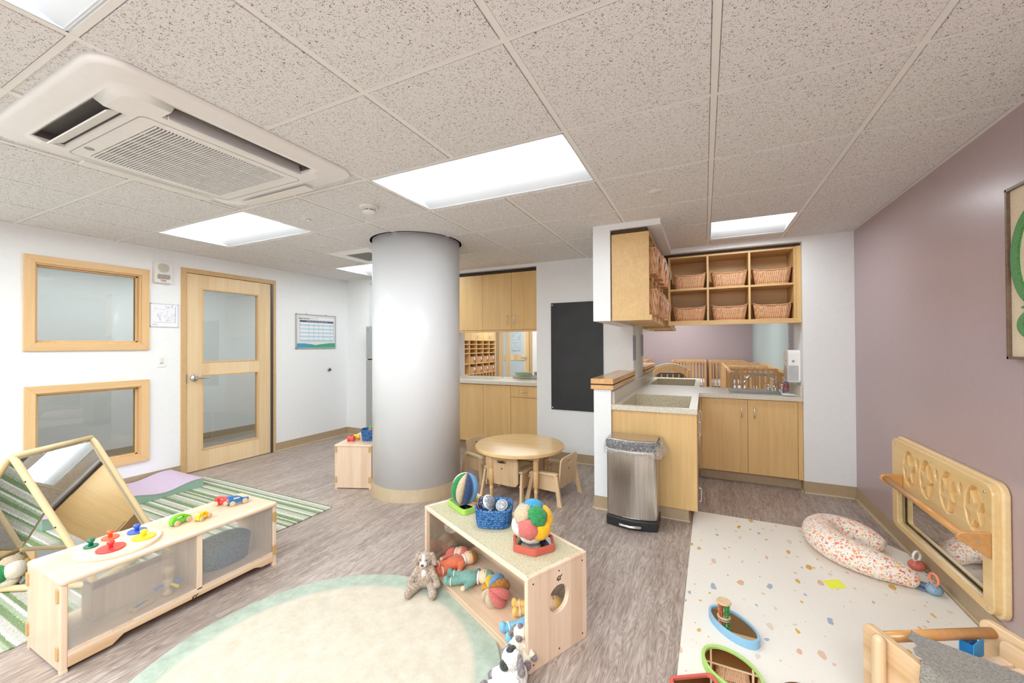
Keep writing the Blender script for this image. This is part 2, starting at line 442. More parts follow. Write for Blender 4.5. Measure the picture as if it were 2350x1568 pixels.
def mk_tile():
    m, nt, b = _nt('mineral_fibre_tile')
    v = _coord(nt)
    a = _n(nt, 'ShaderNodeTexNoise'); a.inputs['Scale'].default_value = 150; a.inputs['Detail'].default_value = 1.5; a.inputs['Distortion'].default_value = 1.6
    c = _n(nt, 'ShaderNodeTexNoise'); c.inputs['Scale'].default_value = 380; c.inputs['Detail'].default_value = 1
    nt.links.new(v, a.inputs['Vector']); nt.links.new(v, c.inputs['Vector'])
    fa = _ramp(nt, a.outputs['Fac'], [(0.605, BLACK), (0.64, WHITE)])
    fc = _ramp(nt, c.outputs['Fac'], [(0.64, BLACK), (0.69, WHITE)])
    col = _mix(nt, _math(nt, 'MULTIPLY', fc, 0.55), S(230, 228, 227), S(168, 162, 157))
    col = _mix(nt, _math(nt, 'MULTIPLY', fa, 0.95), col, S(108, 99, 92))
    nt.links.new(col, b.inputs['Base Color']); b.inputs['Roughness'].default_value = 0.9; b.inputs['Specular IOR Level'].default_value = 0.1
    return m
M_tile = mk_tile()
M_grid = plain('ceiling_grid_enamel', S(234, 232, 229), 0.5, noise=0.0)

def mk_counter(name, base, rough=0.3):
    m, nt, b = _nt(name); v = _coord(nt)
    a = _n(nt, 'ShaderNodeTexNoise'); a.inputs['Scale'].default_value = 150; a.inputs['Detail'].default_value = 2
    c = _n(nt, 'ShaderNodeTexVoronoi'); c.inputs['Scale'].default_value = 130
    nt.links.new(v, a.inputs['Vector']); nt.links.new(v, c.inputs['Vector'])
    d = tuple(x*0.62 for x in base[:3])+(1,); l = tuple(min(1, x*1.15) for x in base[:3])+(1,)
    col = _ramp(nt, a.outputs['Fac'], [(0.33, d), (0.43, base), (0.58, base), (0.66, l)])
    dots = _math(nt, 'MULTIPLY', _math(nt, 'LESS_THAN', c.outputs['Distance'], 0.26), _math(nt, 'GREATER_THAN', _sepx(nt, c.outputs['Color']), 0.8))
    col = _mix(nt, _math(nt, 'MULTIPLY', dots, 0.75), col, S(105, 85, 65))
    nt.links.new(col, b.inputs['Base Color']); b.inputs['Roughness'].default_value = rough
    return m
def _sepx(nt, s, i=0):
    n = _n(nt, 'ShaderNodeSeparateColor'); nt.links.new(s, n.inputs[0]); return n.outputs[i]
M_counter = mk_counter('speckled_solid_surface', S(214, 206, 190))
M_basin = mk_counter('speckled_basin', S(200, 190, 166), 0.4)

# ------------------------------------------------------------ the shell
XL, XR, YB, YF = -4.92, 1.176, 4.42, -3.0
def mb_box(*ab):
    m = MB()
    for a, b in ab: m.box(a, b)
    return m
struct('floor', mb_box(((-6.6, YF-0.2, -0.06), (2.2, 10.4, 0.0))), M_floor)

# ceiling: tiles with openings for the fittings, and the T-bar grid
GX0, GY0, GS = -0.5678, 1.1405, 0.6096
gx = lambda i: GX0+GS*i
gy = lambda j: GY0+GS*j
LIGHTS = [(-2, 1, 2, 1), (-6, 1, 2, 1), (1, 4, 1, 1), (-6, 4, 2, 1), (-2, -2, 2, 1), (-6, -2, 2, 1)]
AC = (-2.86, -1.81, 0.62, 1.63)
VENT = (gx(-5), gx(-4), gy(3), gy(4))
hs = [(gx(i)+0.012, gx(i+a)-0.012, gy(j)+0.012, gy(j+b)-0.012) for i, j, a, b in LIGHTS] + [AC]
c = MB()
holes(c, -6.6, XR+0.1, YF-0.1, 10.2, hs, lambda m, a, b, p, q: m.box((a, p, CE+0.007), (b, q, CE+0.03)))
taken = {(i+p, j+q) for i, j, a, b in LIGHTS for p in range(a) for q in range(b)} | {(-4, -1), (-3, -1), (-4, 0), (-3, 0), (-5, 3)}
for i in range(-9, 4):
    for j in range(-7, 15):
        if (i, j) in taken: continue
        x0, x1, y0, y1 = gx(i)+0.0150, gx(i+1)-0.0150, gy(j)+0.0135, gy(j+1)-0.0135
        for lim in (XL, ):
            if x0 < lim < x1: x0 = lim+0.024
        x1 = min(x1, XR-0.024)
        if y0 < YB < y1 and x1 < -0.83: c.box((x0, y0, CE-0.004), (x1, YB-0.024, CE+0.008)); continue
        if x1-x0 > 0.03: c.box((x0, y0, CE-0.004), (x1, y1, CE+0.008))
ceiling = struct('ceiling', c, M_tile)
g = MB()
for i in range(-9, 4):
    segs = [(YF, 10.0)]
    if i == -3: segs = [(YF, 0.6), (1.66, 10.0)]
    lit = [(gy(j)+0.01, gy(j+1)-0.01) for ii, j, a, b in LIGHTS if a == 2 and i == ii+1]
    x = gx(i)
    if x > XR: continue
    out = []
    for a, b in segs:
        for p, q in sorted(lit):
            if a < p and q < b: out.append((a, p)); a = q
        out.append((a, b))
    for a, b in out: g.box((x-0.012, a, CE-0.001), (x+0.012, b, CE+0.006))
for j in range(-6, 15):
    y = gy(j)
    if j == 0: segs = [(-6.5, -2.87), (-1.8, XR)]
    else: segs = [(-6.5, XR)]
    for a, b in segs: g.box((a, y-0.010, CE-0.0005), (b, y+0.010, CE+0.0055))
g.box((XL, YF, CE-0.003), (XL+0.02, YB, CE+0.004)).box((XR-0.02, YF, CE-0.003), (XR, 4.4, CE+0.004)).box((XL, YB-0.02, CE-0.003), (-0.83, YB, CE+0.004))
obj('ceiling_grid', g, M_grid, ceiling)

def basebd(name, segs, h=0.105, parent=None):
    """vinyl cove base; segs: ((x0,y0),(x1,y1),(nx,ny)) along axis-aligned wall faces"""
    m = MB()
    for (x0, y0), (x1, y1), (nx, ny) in segs:
        for d, z0, z1, mi in ((0.004, 0.0, h, 0), (0.016, 0.0, 0.010, 1)):
            m.mi = mi
            xa, xb = sorted((x0, x1)); ya, yb = sorted((y0, y1))
            if nx: a, b = sorted((x0, x0+nx*d)); m.box((a, ya, z0), (b, yb, z1))
            else: a, b = sorted((y0, y0+ny*d)); m.box((xa, a, z0), (xb, b, z1))
    return struct(name, m, [M_base, M_basetoe], parent=parent)

# left wall with two windows and the door
WT = 0.12
c = MB()
holes(c, YF, YB+0.8, 0.0, CE+0.02, [(1.252, 1.936, 1.372, 2.030), (1.256, 1.938, 0.292, 0.962), (2.275, 3.27, 0.0, 2.155)],
      lambda m, a, b, p, q: m.box((XL-WT, a, p), (XL, b, q)))
struct('wall_left', c, M_wall)
for n, (y0, y1, z0, z1) in (('window_1', (1.190, 1.998, 1.310, 2.096)), ('window_2', (1.196, 1.999, 0.232, 1.023))):
    cw = 0.062
    m = MB()
    for pts in (((y0, z0), (y1, z0), (y1-cw, z0+cw), (y0+cw, z0+cw)), ((y0, z1), (y0+cw, z1-cw), (y1-cw, z1-cw), (y1, z1))):
        m.prism(pts, 'x', XL, XL+0.018)
    wdw = struct(n, m, M_trim, bevel=0.002)
    m = MB()
    for pts in (((y0, z0), (y0+cw, z0+cw), (y0+cw, z1-cw), (y0, z1)), ((y1, z0), (y1, z1), (y1-cw, z1-cw), (y1-cw, z0+cw))):
        m.prism(pts, 'x', XL, XL+0.018)
    obj('casing_upright', m, M_trimz, wdw, bevel=0.002)
    m = MB(); a, b, p, q = y0+cw-0.004, y1-cw+0.004, z0+cw-0.004, z1-cw+0.004; t = 0.016
    m.box((XL-WT, a, p), (XL+0.002, b, p+t)).box((XL-WT, a, q-t), (XL+0.002, b, q)).box((XL-WT, a, p+t), (XL+0.002, a+t, q-t)).box((XL-WT, b-t, p+t), (XL+0.002, b, q-t))
    # stops either side of the pane
    for xs in (XL-0.052, XL-0.082):
        m.box((xs, a+t, p+t), (xs+0.014, b-t, p+t+0.014)).box((xs, a+t, q-t-0.014), (xs+0.014, b-t, q-t)).box((xs, b-t-0.014, p+t), (xs+0.014, b-t, q-t)).box((xs, a+t, p+t), (xs+0.014, a+t+0.014, q-t))
    obj('window_jamb', m, M_trimz, wdw, bevel=0.0015)
    m = MB(); m.box((XL-0.066, a+t, p+t), (XL-0.062, b-t, q-t)); obj('window_pane', m, M_glass, wdw)

# door
m = MB()
m.box((XL-WT, 2.262, 0), (XL+0.012, 2.312, 2.172)).box((XL-WT, 3.252, 0), (XL+0.012, 3.286, 2.172)).box((XL-WT, 2.312, 2.124), (XL+0.012, 3.252, 2.172))
m.box((XL-WT, 2.312, 0), (XL-0.055, 2.33, 2.124)).box((XL-WT, 3.234, 0), (XL-0.055, 3.252, 2.124)).box((XL-WT, 2.33, 2.106), (XL-0.055, 3.234, 2.124))
door = struct('door_1', m, M_frame, bevel=0.003)
m = MB()
holes(m, 2.318, 3.224, 0.008, 2.119, [(2.466, 3.066, 0.222, 1.028), (2.466, 3.066, 1.172, 1.963)], lambda mm, a, b, p, q: mm.box((XL-0.045, a, p), (XL-0.001, b, q)))
leaf = obj('door_leaf', m, M_door, door)
m = MB()
for z0, z1 in ((0.222, 1.028), (1.172, 1.963)):
    for s, e in (((2.458, z0-0.008), (3.074, z0+0.006)), ((2.458, z1-0.006), (3.074, z1+0.008)), ((2.458, z0), (2.472, z1)), ((3.060, z0), (3.074, z1))):
        m.box((XL-0.049, s[0], s[1]), (XL+0.004, e[0], e[1]))
obj('glazing_bead', m, wood('door_bead', S(226, 188, 138), S(214, 172, 120), 'z', 0.4), leaf, bevel=0.002)
m = MB(); m.box((XL-0.026, 2.47, 0.226), (XL-0.020, 3.062, 1.024)).box((XL-0.026, 2.47, 1.176), (XL-0.020, 3.062, 1.959)); obj('glass_pane', m, M_glass, leaf)
m = MB(); m.box((XL-0.045, 3.226, 0.01), (XL+0.012, 3.25, 2.12))
for k in range(11): m.box((XL+0.012, 3.224, 0.09+k*0.196), (XL+0.014, 3.251, 0.098+k*0.196))
obj('continuous_hinge', m, plain('dark_hinge_metal', S(92, 92, 94), 0.4, metal=0.6), door, bevel=0.002)
m = MB(); Mx = Matrix.Translation((XL, 2.385, 1.003)) @ Matrix.Rotation(PI/2, 4, 'Y')
m.lathe([(0.036, 0.0), (0.036, 0.006), (0.030, 0.012), (0.014, 0.014), (0.012, 0.045), (0.014, 0.05)], 24, M=Mx)
m.cap((XL+0.050, 2.385, 1.003), (XL+0.052, 2.50, 1.003), 0.010, 0.009)
obj('door_handle', m, plain('satin_nickel', S(190, 190, 190), 0.3, metal=0.9), door)
m = MB(); m.box((XL-0.03, 2.305, 0.955), (XL+0.014, 2.318, 1.05)); obj('strike_plate', m, M_steel, door)

# corridor beyond the left wall
struct('wall_corridor', mb_box(((-6.6, YF, 0), (-6.45, 6.2, CE+0.02)), ((-6.6, 6.2, 0), (XL, 6.3, CE+0.02)), ((-6.6, YF-0.1, 0), (XL, YF, CE+0.02))), M_wall)
basebd('baseboard_corridor', [((-6.45, YF), (-6.45, 6.2), (1, 0)), ((-6.45, 6.2), (XL-WT, 6.2), (0, -1))])
basebd('baseboard_left', [((XL, YF), (XL, 2.262), (1, 0)), ((XL, 3.286), (XL, YB), (1, 0)), ((XL, YB), (-4.47, YB), (0, -1))])

# back wall: pier left of the fridge niche, hidden pier, pier with the chalkboard
struct('wall_back', mb_box(((XL, YB, 0), (-4.468, 5.2, CE+0.02)), ((-4.468, YB, 2.258), (-3.55, 5.2, CE+0.02)), ((-4.468, 5.1, 0), (-3.3, 5.2, 2.258)), ((-3.55, YB, 0), (-3.42, 5.2, CE+0.02)),
       ((-3.42, YB, 2.285), (-1.797, 5.2, CE+0.02)), ((-1.797, YB, 0), (-0.683, 5.15, CE+0.02))), M_wall)
basebd('baseboard_back', [((-1.797, YB), (-0.824, YB), (0, -1)), ((-3.55, YB), (-3.42, YB), (0, -1))])
# half wall, header and soffit round the changing area
struct('wall_half', mb_box(((-0.824, 3.27, 0), (-0.683, YB, 0.978))), M_wall)
struct('wall_header', mb_box(((-0.824, 3.27, 1.535), (-0.683, YB, CE+0.02)), ((-0.683, 3.27, 2.272), (-0.298, 5.1, CE+0.02)), ((-0.298, 4.40, 2.272), (0.805, 5.1, CE+0.02))), M_wall)
struct('wall_return', mb_box(((0.805, 4.40, 0), (XR+0.1, 5.13, CE+0.02))), M_wall)
basebd('baseboard_half', [((-0.824, 3.27), (-0.683, 3.27), (0, -1)), ((-0.824, 3.27), (-0.824, YB), (-1, 0))])
basebd('baseboard_return', [((0.805, 4.40), (XR, 4.40), (0, -1)), ((0.805, 4.40), (0.805, 4.56), (-1, 0))])
struct('wall_right', mb_box(((XR, YF, 0), (XR+0.1, 4.40, CE+0.02))), M_purple)
basebd('baseboard_right', [((XR, YF), (XR, 4.40), (-1, 0))])
struct('wall_behind', mb_box(((XL-0.2, YF-0.1, 0), (XR+0.2, YF, CE+0.02))), M_wall)
# timber cap of the half wall
m = MB(); m.mi = 0
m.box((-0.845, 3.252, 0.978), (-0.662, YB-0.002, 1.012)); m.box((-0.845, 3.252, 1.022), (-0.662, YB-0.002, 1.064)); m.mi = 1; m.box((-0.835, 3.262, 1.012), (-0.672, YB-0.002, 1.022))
struct('trim_1', m, [wood('oiled_cap_wood', S(226, 178, 120), S(206, 154, 96), 'y', 0.25, 50, coat=0.3), M_gap], bevel=0.002)

# the round pillar
m = MB(); m.lathe([(0.405, 0.0), (0.405, CE+0.01)], 96, c=(-2.475, 3.055, 0)); m.mi = 1
m.lathe([(0.408, 0.0), (0.408, CE-0.0)], 4, c=(-2.475, 3.055, -5))
pil = MB(); pil.lathe([(0.405, 0.0), (0.405, CE+0.01)], 96, c=(-2.475, 3.055, 0))
m.bm.free()
pillar = struct('wall_pillar', pil, plain('pillar_paint', S(222, 224, 227), 0.3, noise=0.005, spec=0.4))
m = MB(); m.lathe([(0.424, 0.0), (0.424, 0.006), (0.412, 0.016), (0.410, 0.105), (0.404, 0.107)], 96, c=(-2.475, 3.055, 0), cap=False)
b_ = struct('baseboard_pillar', m, M_base)
m = MB(); m.lathe([(0.406, CE-0.004), (0.425, CE-0.004), (0.425, CE+0.003), (0.406, CE+0.003)], 96, c=(-2.475, 3.055, 0), cap=False, closed=True)
struct('trim_2', m, M_grid)

# rooms beyond the two hatches
PX = -2.75
struct('wall_far', mb_box(((PX, 9.9, 0), (1.1, 10.0, CE+0.02))), M_purple)
struct('wall_far_left', mb_box(((XL, 9.3, 0), (PX, 9.4, CE+0.02)), ((XL-0.1, 5.2, 0), (XL, 9.4, CE+0.02)), ((PX-0.08, 9.3, 0), (PX, 10.0, CE+0.02))), M_wall)
struct('wall_crib_side', mb_box(((0.93, 5.13, 0), (1.05, 9.9, CE+0.02))), M_bluewall)
struct('wall_half_far', mb_box(((-0.824, 5.15, 0), (-0.683, 6.3, 0.978))), M_wall)
m = MB(); m.box((-0.845, 5.152, 0.978), (-0.662, 6.32, 1.012)); m.box((-0.845, 5.152, 1.022), (-0.662, 6.32, 1.064)); m.mi = 1; m.box((-0.835, 5.152, 1.012), (-0.672, 6.31, 1.022))
struct('trim_3', m, [bpy.data.materials['oiled_cap_wood'], M_gap], bevel=0.002)
struct('wall_header_far', mb_box(((-0.824, 5.15, 1.535), (-0.683, 6.3, CE+0.02))), M_wall)

# ------------------------------------------------------------ ceiling fittings
M_refl = plain('white_reflector', S(205, 208, 212), 0.35, noise=0.0)
def troffer(nx, label, loc, lamp=True):
    L = nx*GS/2-0.013; W = GS/2-0.013
    t = thing('ceiling_light', label, 'ceiling light', loc, 0, 'recessed troffer lights in the tile ceiling')
    m = MB()                                  # folded white housing
    sec = [(-W, 0.0), (-W+0.012, 0.002), (-0.15, 0.052), (-0.125, 0.06), (-0.125, 0.075), (0.125, 0.075), (0.125, 0.06), (0.15, 0.052), (W-0.012, 0.002), (W, 0.0)]
    for (y0, z0), (y1, z1) in zip(sec, sec[1:]):
        m.poly([(-L, y0, z0), (L, y0, z0), (L, y1, z1), (-L, y1, z1)])
    for s in (-1, 1):
        m.poly([(s*L, y, z) for y, z in sec])
        # sloped end plates
        for q in (-1, 1):
            m.poly([(s*L, q*W, 0), (s*L, q*0.15, 0.052), (s*(L-0.04), q*0.15, 0.050), (s*(L-0.005), q*W, 0.001)])
    h = obj('housing', m, M_refl, t); md = h.modifiers.new('sol', 'SOLIDIFY'); md.thickness = 0.001; md.offset = 1
    m = MB(); m.box((-L, -W, -0.001), (L, -W+0.006, 0.004)).box((-L, W-0.006, -0.001), (L, W, 0.004)).box((-L, -W, -0.001), (-L+0.006, W, 0.004)).box((L-0.006, -W, -0.001), (L, W, 0.004))
    obj('trim_frame', m, M_refl, t)
    m = MB(); n = 12; pts = [(-0.125+0.25*k/n, 0.058-0.045*math.sin(PI*k/n)) for k in range(n+1)]
    e = L-0.02
    for (y0, z0), (y1, z1) in zip(pts, pts[1:]): m.poly([(-e, y0, z0), (e, y0, z0), (e, y1, z1), (-e, y1, z1)])
    m.poly([(-e, y, z) for y, z in pts]); m.poly([(e, y, z) for y, z in pts][::-1])
    obj('lens', m, M_lens, t)
    return t
LL = ['largest lit ceiling light panel, centre of the picture, right of the air conditioner', 'lit ceiling light beyond the air conditioner, above the left windows', 'small square lit ceiling light nearest the mauve wall above the basket shelves',
      'lit ceiling light far behind the round pillar near the door wall', 'ceiling light cut off at the top left corner of the photo', 'ceiling light nearest the left wall behind the camera']
for k, ((i, j, a, b), lb) in enumerate(zip(LIGHTS, LL)):
    troffer(a, lb, ((gx(i)+gx(i+a))/2, (gy(j)+gy(j+b))/2, CE))

# air conditioner cassette
ax0, ax1, ay0, ay1 = -2.895, -1.775, 0.572, 1.672
ac = thing('air_conditioner', 'large white ceiling cassette air conditioner with slatted grille', 'air conditioner', ((ax0+ax1)/2, (ay0+ay1)/2, CE))
m = MB()
hx, hy = (ax1-ax0)/2, (ay1-ay0)/2
loops = []
for ins, z, r in ((0.0, -0.004, 0.10), (0.004, -0.016, 0.10), (0.02, -0.022, 0.095), (0.085, -0.024, 0.08), (0.098, -0.028, 0.075), (0.135, -0.046, 0.05)):
    loops.append([(x, y, z) for x, y in rrect(-hx+ins, -hy+ins, hx-ins, hy-ins, r, 8)])
vl = [[m.bm.verts.new(p) for p in lp] for lp in loops]
for A, B in zip(vl, vl[1:]):
    n = len(A); m._faces([m.bm.faces.new([A[i], A[(i+1) % n], B[(i+1) % n], B[i]]) for i in range(n)], True)
m._faces([m.bm.faces.new(vl[-1][::-1])])
top = [m.bm.verts.new((p[0]*0.9, p[1]*0.9, 0.20)) for p in loops[0]]
n = len(top); m._faces([m.bm.faces.new([vl[0][i], top[i], top[(i+1) % n], vl[0][(i+1) % n]]) for i in range(n)]); m._faces([m.bm.faces.new(top)])
panel = obj('casing_panel', m, [M_acw, M_dark], ac)
lx = lambda X: X-(ax0+ax1)/2
ly = lambda Y: Y-(ay0+ay1)/2
k = MB()
GR = (lx(-2.70), lx(-2.085), ly(0.865), ly(1.445))
k.box((lx(-1.985), ly(0.845), -0.2), (lx(-1.885), ly(1.455), 0.05))
k.box((lx(-2.69), ly(0.675), -0.2), (lx(-2.09), ly(0.775), 0.05))
k.box((GR[0], GR[2], -0.2), (GR[1], GR[3], 0.0))
cut(panel, k)
m = MB()
for i in range(44):
    y = GR[2]+(GR[3]-GR[2])*(i+0.5)/44
    m.box((GR[0], y-0.0026, -0.050), (GR[1], y+0.0026, -0.044))
for i in range(1, 5):
    x = GR[0]+(GR[1]-GR[0])*i/5; m.box((x-0.002, GR[2], -0.048), (x+0.002, GR[3], -0.034))
gr = obj('intake_grille', m, M_acw, ac)
m = MB(); m.box((GR[0], GR[2], 0.0), (GR[1], GR[3], 0.004)); obj('filter', m, M_dark, ac)
m = MB()
for a, b in (((lx(-1.985), ly(0.845)), (lx(-1.885), ly(1.455))), ((lx(-2.69), ly(0.675)), (lx(-2.09), ly(0.775)))):
    m.box((a[0], a[1], 0.0), (b[0], b[1], 0.004)); m.box((a[0], a[1], -0.032), (a[0]+0.003, b[1], 0.0)); m.box((b[0]-0.003, a[1], -0.032), (b[0], b[1], 0.0)); m.box((a[0], b[1]-0.003, -0.032), (b[0], b[1], 0.0)); m.box((a[0], a[1], -0.032), (b[0], a[1]+0.003, 0.0))
m.tube([(lx(-1.92), ly(0.85), -0.02), (lx(-1.92), ly(1.45), -0.02)], 0.006, 8)
obj('air_outlet', m, plain('outlet_grey', S(105, 100, 96), 0.6), ac)
m = MB()
fr = rrect(lx(-2.745), ly(0.80), lx(-2.035), ly(1.51), 0.03); fi = rrect(lx(-2.742), ly(0.803), lx(-2.038), ly(1.507), 0.029)
va = [m.bm.verts.new((x, y, -0.0468)) for x, y in fr]; vb = [m.bm.verts.new((x, y, -0.0468)) for x, y in fi]
n = len(va); m._faces([m.bm.faces.new([va[i], va[(i+1) % n], vb[(i+1) % n], vb[i]]) for i in range(n)])
obj('panel_seam', m, M_grey, ac)
def louver(a, b, tilt, axis):
    m = MB(); L_ = (Vector(b)-Vector(a)).length/2; c_ = (Vector(a)+Vector(b))/2
    M_ = Matrix.Translation(c_) @ (Matrix.Rotation(0, 4, 'Z') if axis == 'x' else Matrix.Rotation(PI/2, 4, 'Z')) @ Matrix.Rotation(tilt, 4, 'X')
    m.box((-L_, -0.030, -0.003), (L_, 0.030, 0.003), M_)
    return m
obj('louver', louver((lx(-2.68), ly(0.742), -0.040), (lx(-2.10), ly(0.742), -0.040), 0.5, 'x'), M_acw, ac, bevel=0.001)
obj('louver', louver((lx(-1.962), ly(0.855), -0.030), (lx(-1.962), ly(1.445), -0.030), 1.25, 'y'), M_acw, ac, bevel=0.001)
obj('louver', louver((lx(-2.815), ly(0.87), -0.048), (lx(-2.815), ly(1.46), -0.048), 0.06, 'y'), M_offw, ac, bevel=0.001)
obj('louver', louver((lx(-2.70), ly(1.61), -0.044), (lx(-2.10), ly(1.61), -0.044), -0.06, 'x'), M_offw, ac, bevel=0.001)
m = MB(); m.lathe([(0.018, -0.0475), (0.018, -0.0465)], 16, c=(lx(-2.60), ly(0.83), 0)); obj('badge', m, M_grey, ac)

# grille vent
v = thing('air_vent', 'square white ceiling vent with dark perforated centre beside the pillar', 'vent', ((VENT[0]+VENT[1])/2, (VENT[2]+VENT[3])/2, CE))
m = MB(); holes(m, -0.295, 0.295, -0.295, 0.295, [(-0.17, 0.17, -0.17, 0.17)], lambda mm, a, b, p, q: mm.box((a, p, -0.006), (b, q, 0.002))); obj('vent_frame', m, M_white, v)
m = MB(); m.box((-0.17, -0.17, -0.001), (0.17, 0.17, 0.001))
obj('perforated_core', m, plain('vent_grey', S(120, 118, 112), 0.6), v)
# smoke detector
s_ = thing('smoke_detector', 'round off-white smoke detector hanging from the ceiling left of the large light', 'smoke detector', (-2.106, 2.083, CE))
m = MB(); m.lathe([(0.064, 0.0), (0.064, -0.012), (0.058, -0.024)], 28); obj('mounting_base', m, M_offw, s_)
m = MB(); m.lathe([(0.046, -0.024), (0.047, -0.032)], 28); m.mi = 1; m.lathe([(0.040, -0.032), (0.040, -0.042)], 28); m.mi = 0; m.lathe([(0.048, -0.042), (0.044, -0.052), (0.02, -0.062), (0.002, -0.063)], 28)
for i in range(8):
    a = PI*i/4; m.box((0.040*math.cos(a)-0.004, 0.040*math.sin(a)-0.004, -0.044), (0.040*math.cos(a)+0.004, 0.040*math.sin(a)+0.004, -0.03))
obj('sensor_head', m, [M_offw, M_grey], s_)
def disc(label, x, y, r, det):
    t = thing('sprinkler_cover', label, 'sprinkler cover', (x, y, CE))
    m = MB(); m.lathe([(r, 0.0), (r, -0.004), (r*0.9, -0.007), (0.001, -0.008)], 28); obj('cover_plate', m, M_offw, t)
    if det:
        m = MB(); m.lathe([(0.016, -0.006), (0.018, -0.022), (0.006, -0.026)], 14); m.box((-0.02, -0.003, -0.02), (0.02, 0.003, -0.012)); obj('sprinkler_head', m, M_chrome, t)
disc('round white ceiling disc with exposed metal head, beside the air conditioner', -2.729, 2.09, 0.058, True)
disc('small plain white ceiling disc between the vent and the left wall', -3.316, 2.69, 0.042, False)
disc('plain white ceiling disc in front of the white cabinet header', -0.269, 2.69, 0.045, False)

# ------------------------------------------------------------ things on the left wall
t = thing('fire_alarm', 'white wall fire alarm with speaker grille and strobe beside upper window', 'fire alarm', (XL, 2.097, 2.084))
m = MB(); m.prism(rrect(-0.072, -0.105, 0.072, 0.108, 0.012), 'x', 0.0, 0.045); obj('housing', m, M_offw, t, bevel=0.004)
m = MB(); m.prism(ell(0.0, 0.045, 0.046, 0.046), 'x', 0.045, 0.049)
for k in range(9): m.box((0.048, -0.04, 0.012+k*0.008), (0.051, 0.04, 0.014+k*0.008))
obj('speaker_grille', m, plain('beige_grille', S(196, 190, 178), 0.6), t)
m = MB(); m.prism(rrect(-0.05, -0.062, 0.05, -0.022, 0.006), 'x', 0.045, 0.062); obj('strobe_lens', m, plain('clear_strobe', S(185, 180, 178), 0.1, metal=0.4, noise=0.2, nscale=90), t, bevel=0.003)
text('FIRE', 0.026, M_fireT, t, (0.047, 0, -0.084), (PI/2, 0, PI/2))
t = thing('evacuation_plan', 'framed evacuation floor plan hanging between window and door', 'floor plan', (XL, 2.122, 1.657))
m = MB(); m.box((0, -0.113, -0.114), (0.006, 0.113, 0.114)); obj('plan_sheet', m, M_paper, t)
m = MB(); random.seed(3)
for k in range(46):
    y = random.uniform(-0.09, 0.085); z = random.uniform(-0.06, 0.085)
    if random.random() < 0.5: m.box((0.006, y, z), (0.0066, y+random.uniform(0.01, 0.03), z+0.0015))
    else: m.box((0.006, y, z), (0.0066, y+0.0015, z+random.uniform(0.01, 0.03)))
m.box((0.006, -0.095, -0.072), (0.0066, 0.09, -0.070)).box((0.006, 0.09, -0.07), (0.0066, 0.0925, 0.09)).box((0.006, -0.1, -0.1), (0.0066, -0.05, -0.098)).box((0.006, -0.1, -0.092), (0.0066, -0.06, -0.090))
obj('floor_plan_lines', m, M_ink, t)
m = MB(); m.box((0, -0.117, -0.118), (0.009, -0.111, 0.118)).box((0, 0.111, -0.118), (0.009, 0.117, 0.118)).box((0, -0.117, -0.118), (0.009, 0.117, -0.112)).box((0, -0.117, 0.112), (0.009, 0.117, 0.118)); obj('clear_frame', m, plain('lavender_grey_edge', S(205, 205, 220), 0.3), t)
t = thing('light_switch', 'white rocker light switch between lower window and door', 'light switch', (XL, 2.098, 1.198))
m = MB(); m.prism(rrect(-0.037, -0.06, 0.037, 0.06, 0.004), 'x', 0, 0.006); obj('wall_plate', m, M_white, t, bevel=0.001)
m = MB(); m.box((0.006, -0.018, -0.033), (0.010, 0.018, 0.033)); obj('rocker', m, M_offw, t, bevel=0.001)
m = MB(); m.box((0.010, -0.012, -0.024), (0.0105, 0.012, -0.020)); obj('indicator', m, M_dark, t)
t = thing('schedule_board', 'silver-framed staff schedule chart with blue and green wave along its foot', 'schedule board', (XL, 3.881, 1.541))
m = MB(); m.box((0, -0.315, -0.232), (0.008, 0.315, 0.232)); obj('backing_sheet', m, plain('pale_grey_sheet', S(224, 222, 222), 0.5), t)
m = MB()
for a, b in (((-0.32, -0.237), (-0.308, 0.237)), ((0.308, -0.237), (0.32, 0.237)), ((-0.32, -0.237), (0.32, -0.225)), ((-0.32, 0.225), (0.32, 0.237))): m.box((0, a[0], a[1]), (0.016, b[0], b[1]))
for y in (-0.16, 0.16): m.box((0, y-0.01, 0.237), (0.008, y+0.01, 0.248))
obj('metal_frame', m, plain('silver_frame', S(190, 190, 188), 0.35, metal=0.5), t, bevel=0.001)
m = MB(); m.box((0.008, -0.26, -0.135), (0.0088, 0.28, 0.125)); obj('printed_table', m, M_paper, t)
m = MB(); m.box((0.0088, -0.26, 0.125), (0.0094, 0.28, 0.152)); obj('header_row', m, solid('slate_print', (85, 88, 115)), t)
m = MB()
for k in range(5): m.box((0.0088, -0.26, -0.135+k*0.052), (0.0092, 0.28, -0.109+k*0.052))
obj('row_bands', m, solid('pale_blue_print', (190, 214, 222)), t)
m = MB()
for y in (-0.26, -0.125, -0.045, 0.03, 0.105, 0.225, 0.279): m.box((0.0092, y, -0.135), (0.0096, y+0.0022, 0.15))
m.box((0.0092, -0.26, -0.137), (0.0096, 0.28, -0.135)); obj('grid_lines', m, solid('slate_line', (120, 125, 150)), t)
m = MB(); m.prism([(-0.305, -0.222), (-0.305, -0.165), (-0.2, -0.163), (-0.08, -0.175), (0.0, -0.192), (-0.15, -0.222)], 'x', 0.008, 0.0092); obj('blue_wave', m, solid('wave_blue', (75, 155, 195)), t)
m = MB(); m.prism([(-0.24, -0.222), (-0.1, -0.198), (0.05, -0.178), (0.2, -0.162), (0.305, -0.160), (0.305, -0.222)], 'x', 0.008, 0.0096); obj('green_wave', m, solid('wave_green', (70, 165, 130)), t)
text('Bright Horizons', 0.026, solid('dark_print', (60, 65, 90)), t, (0.0095, -0.19, 0.176), (PI/2, 0, PI/2))
text('Employee   Mon   Tues   Wed   Thursday   Friday', 0.0165, M_paper, t, (0.0098, 0.01, 0.138), (PI/2, 0, PI/2))
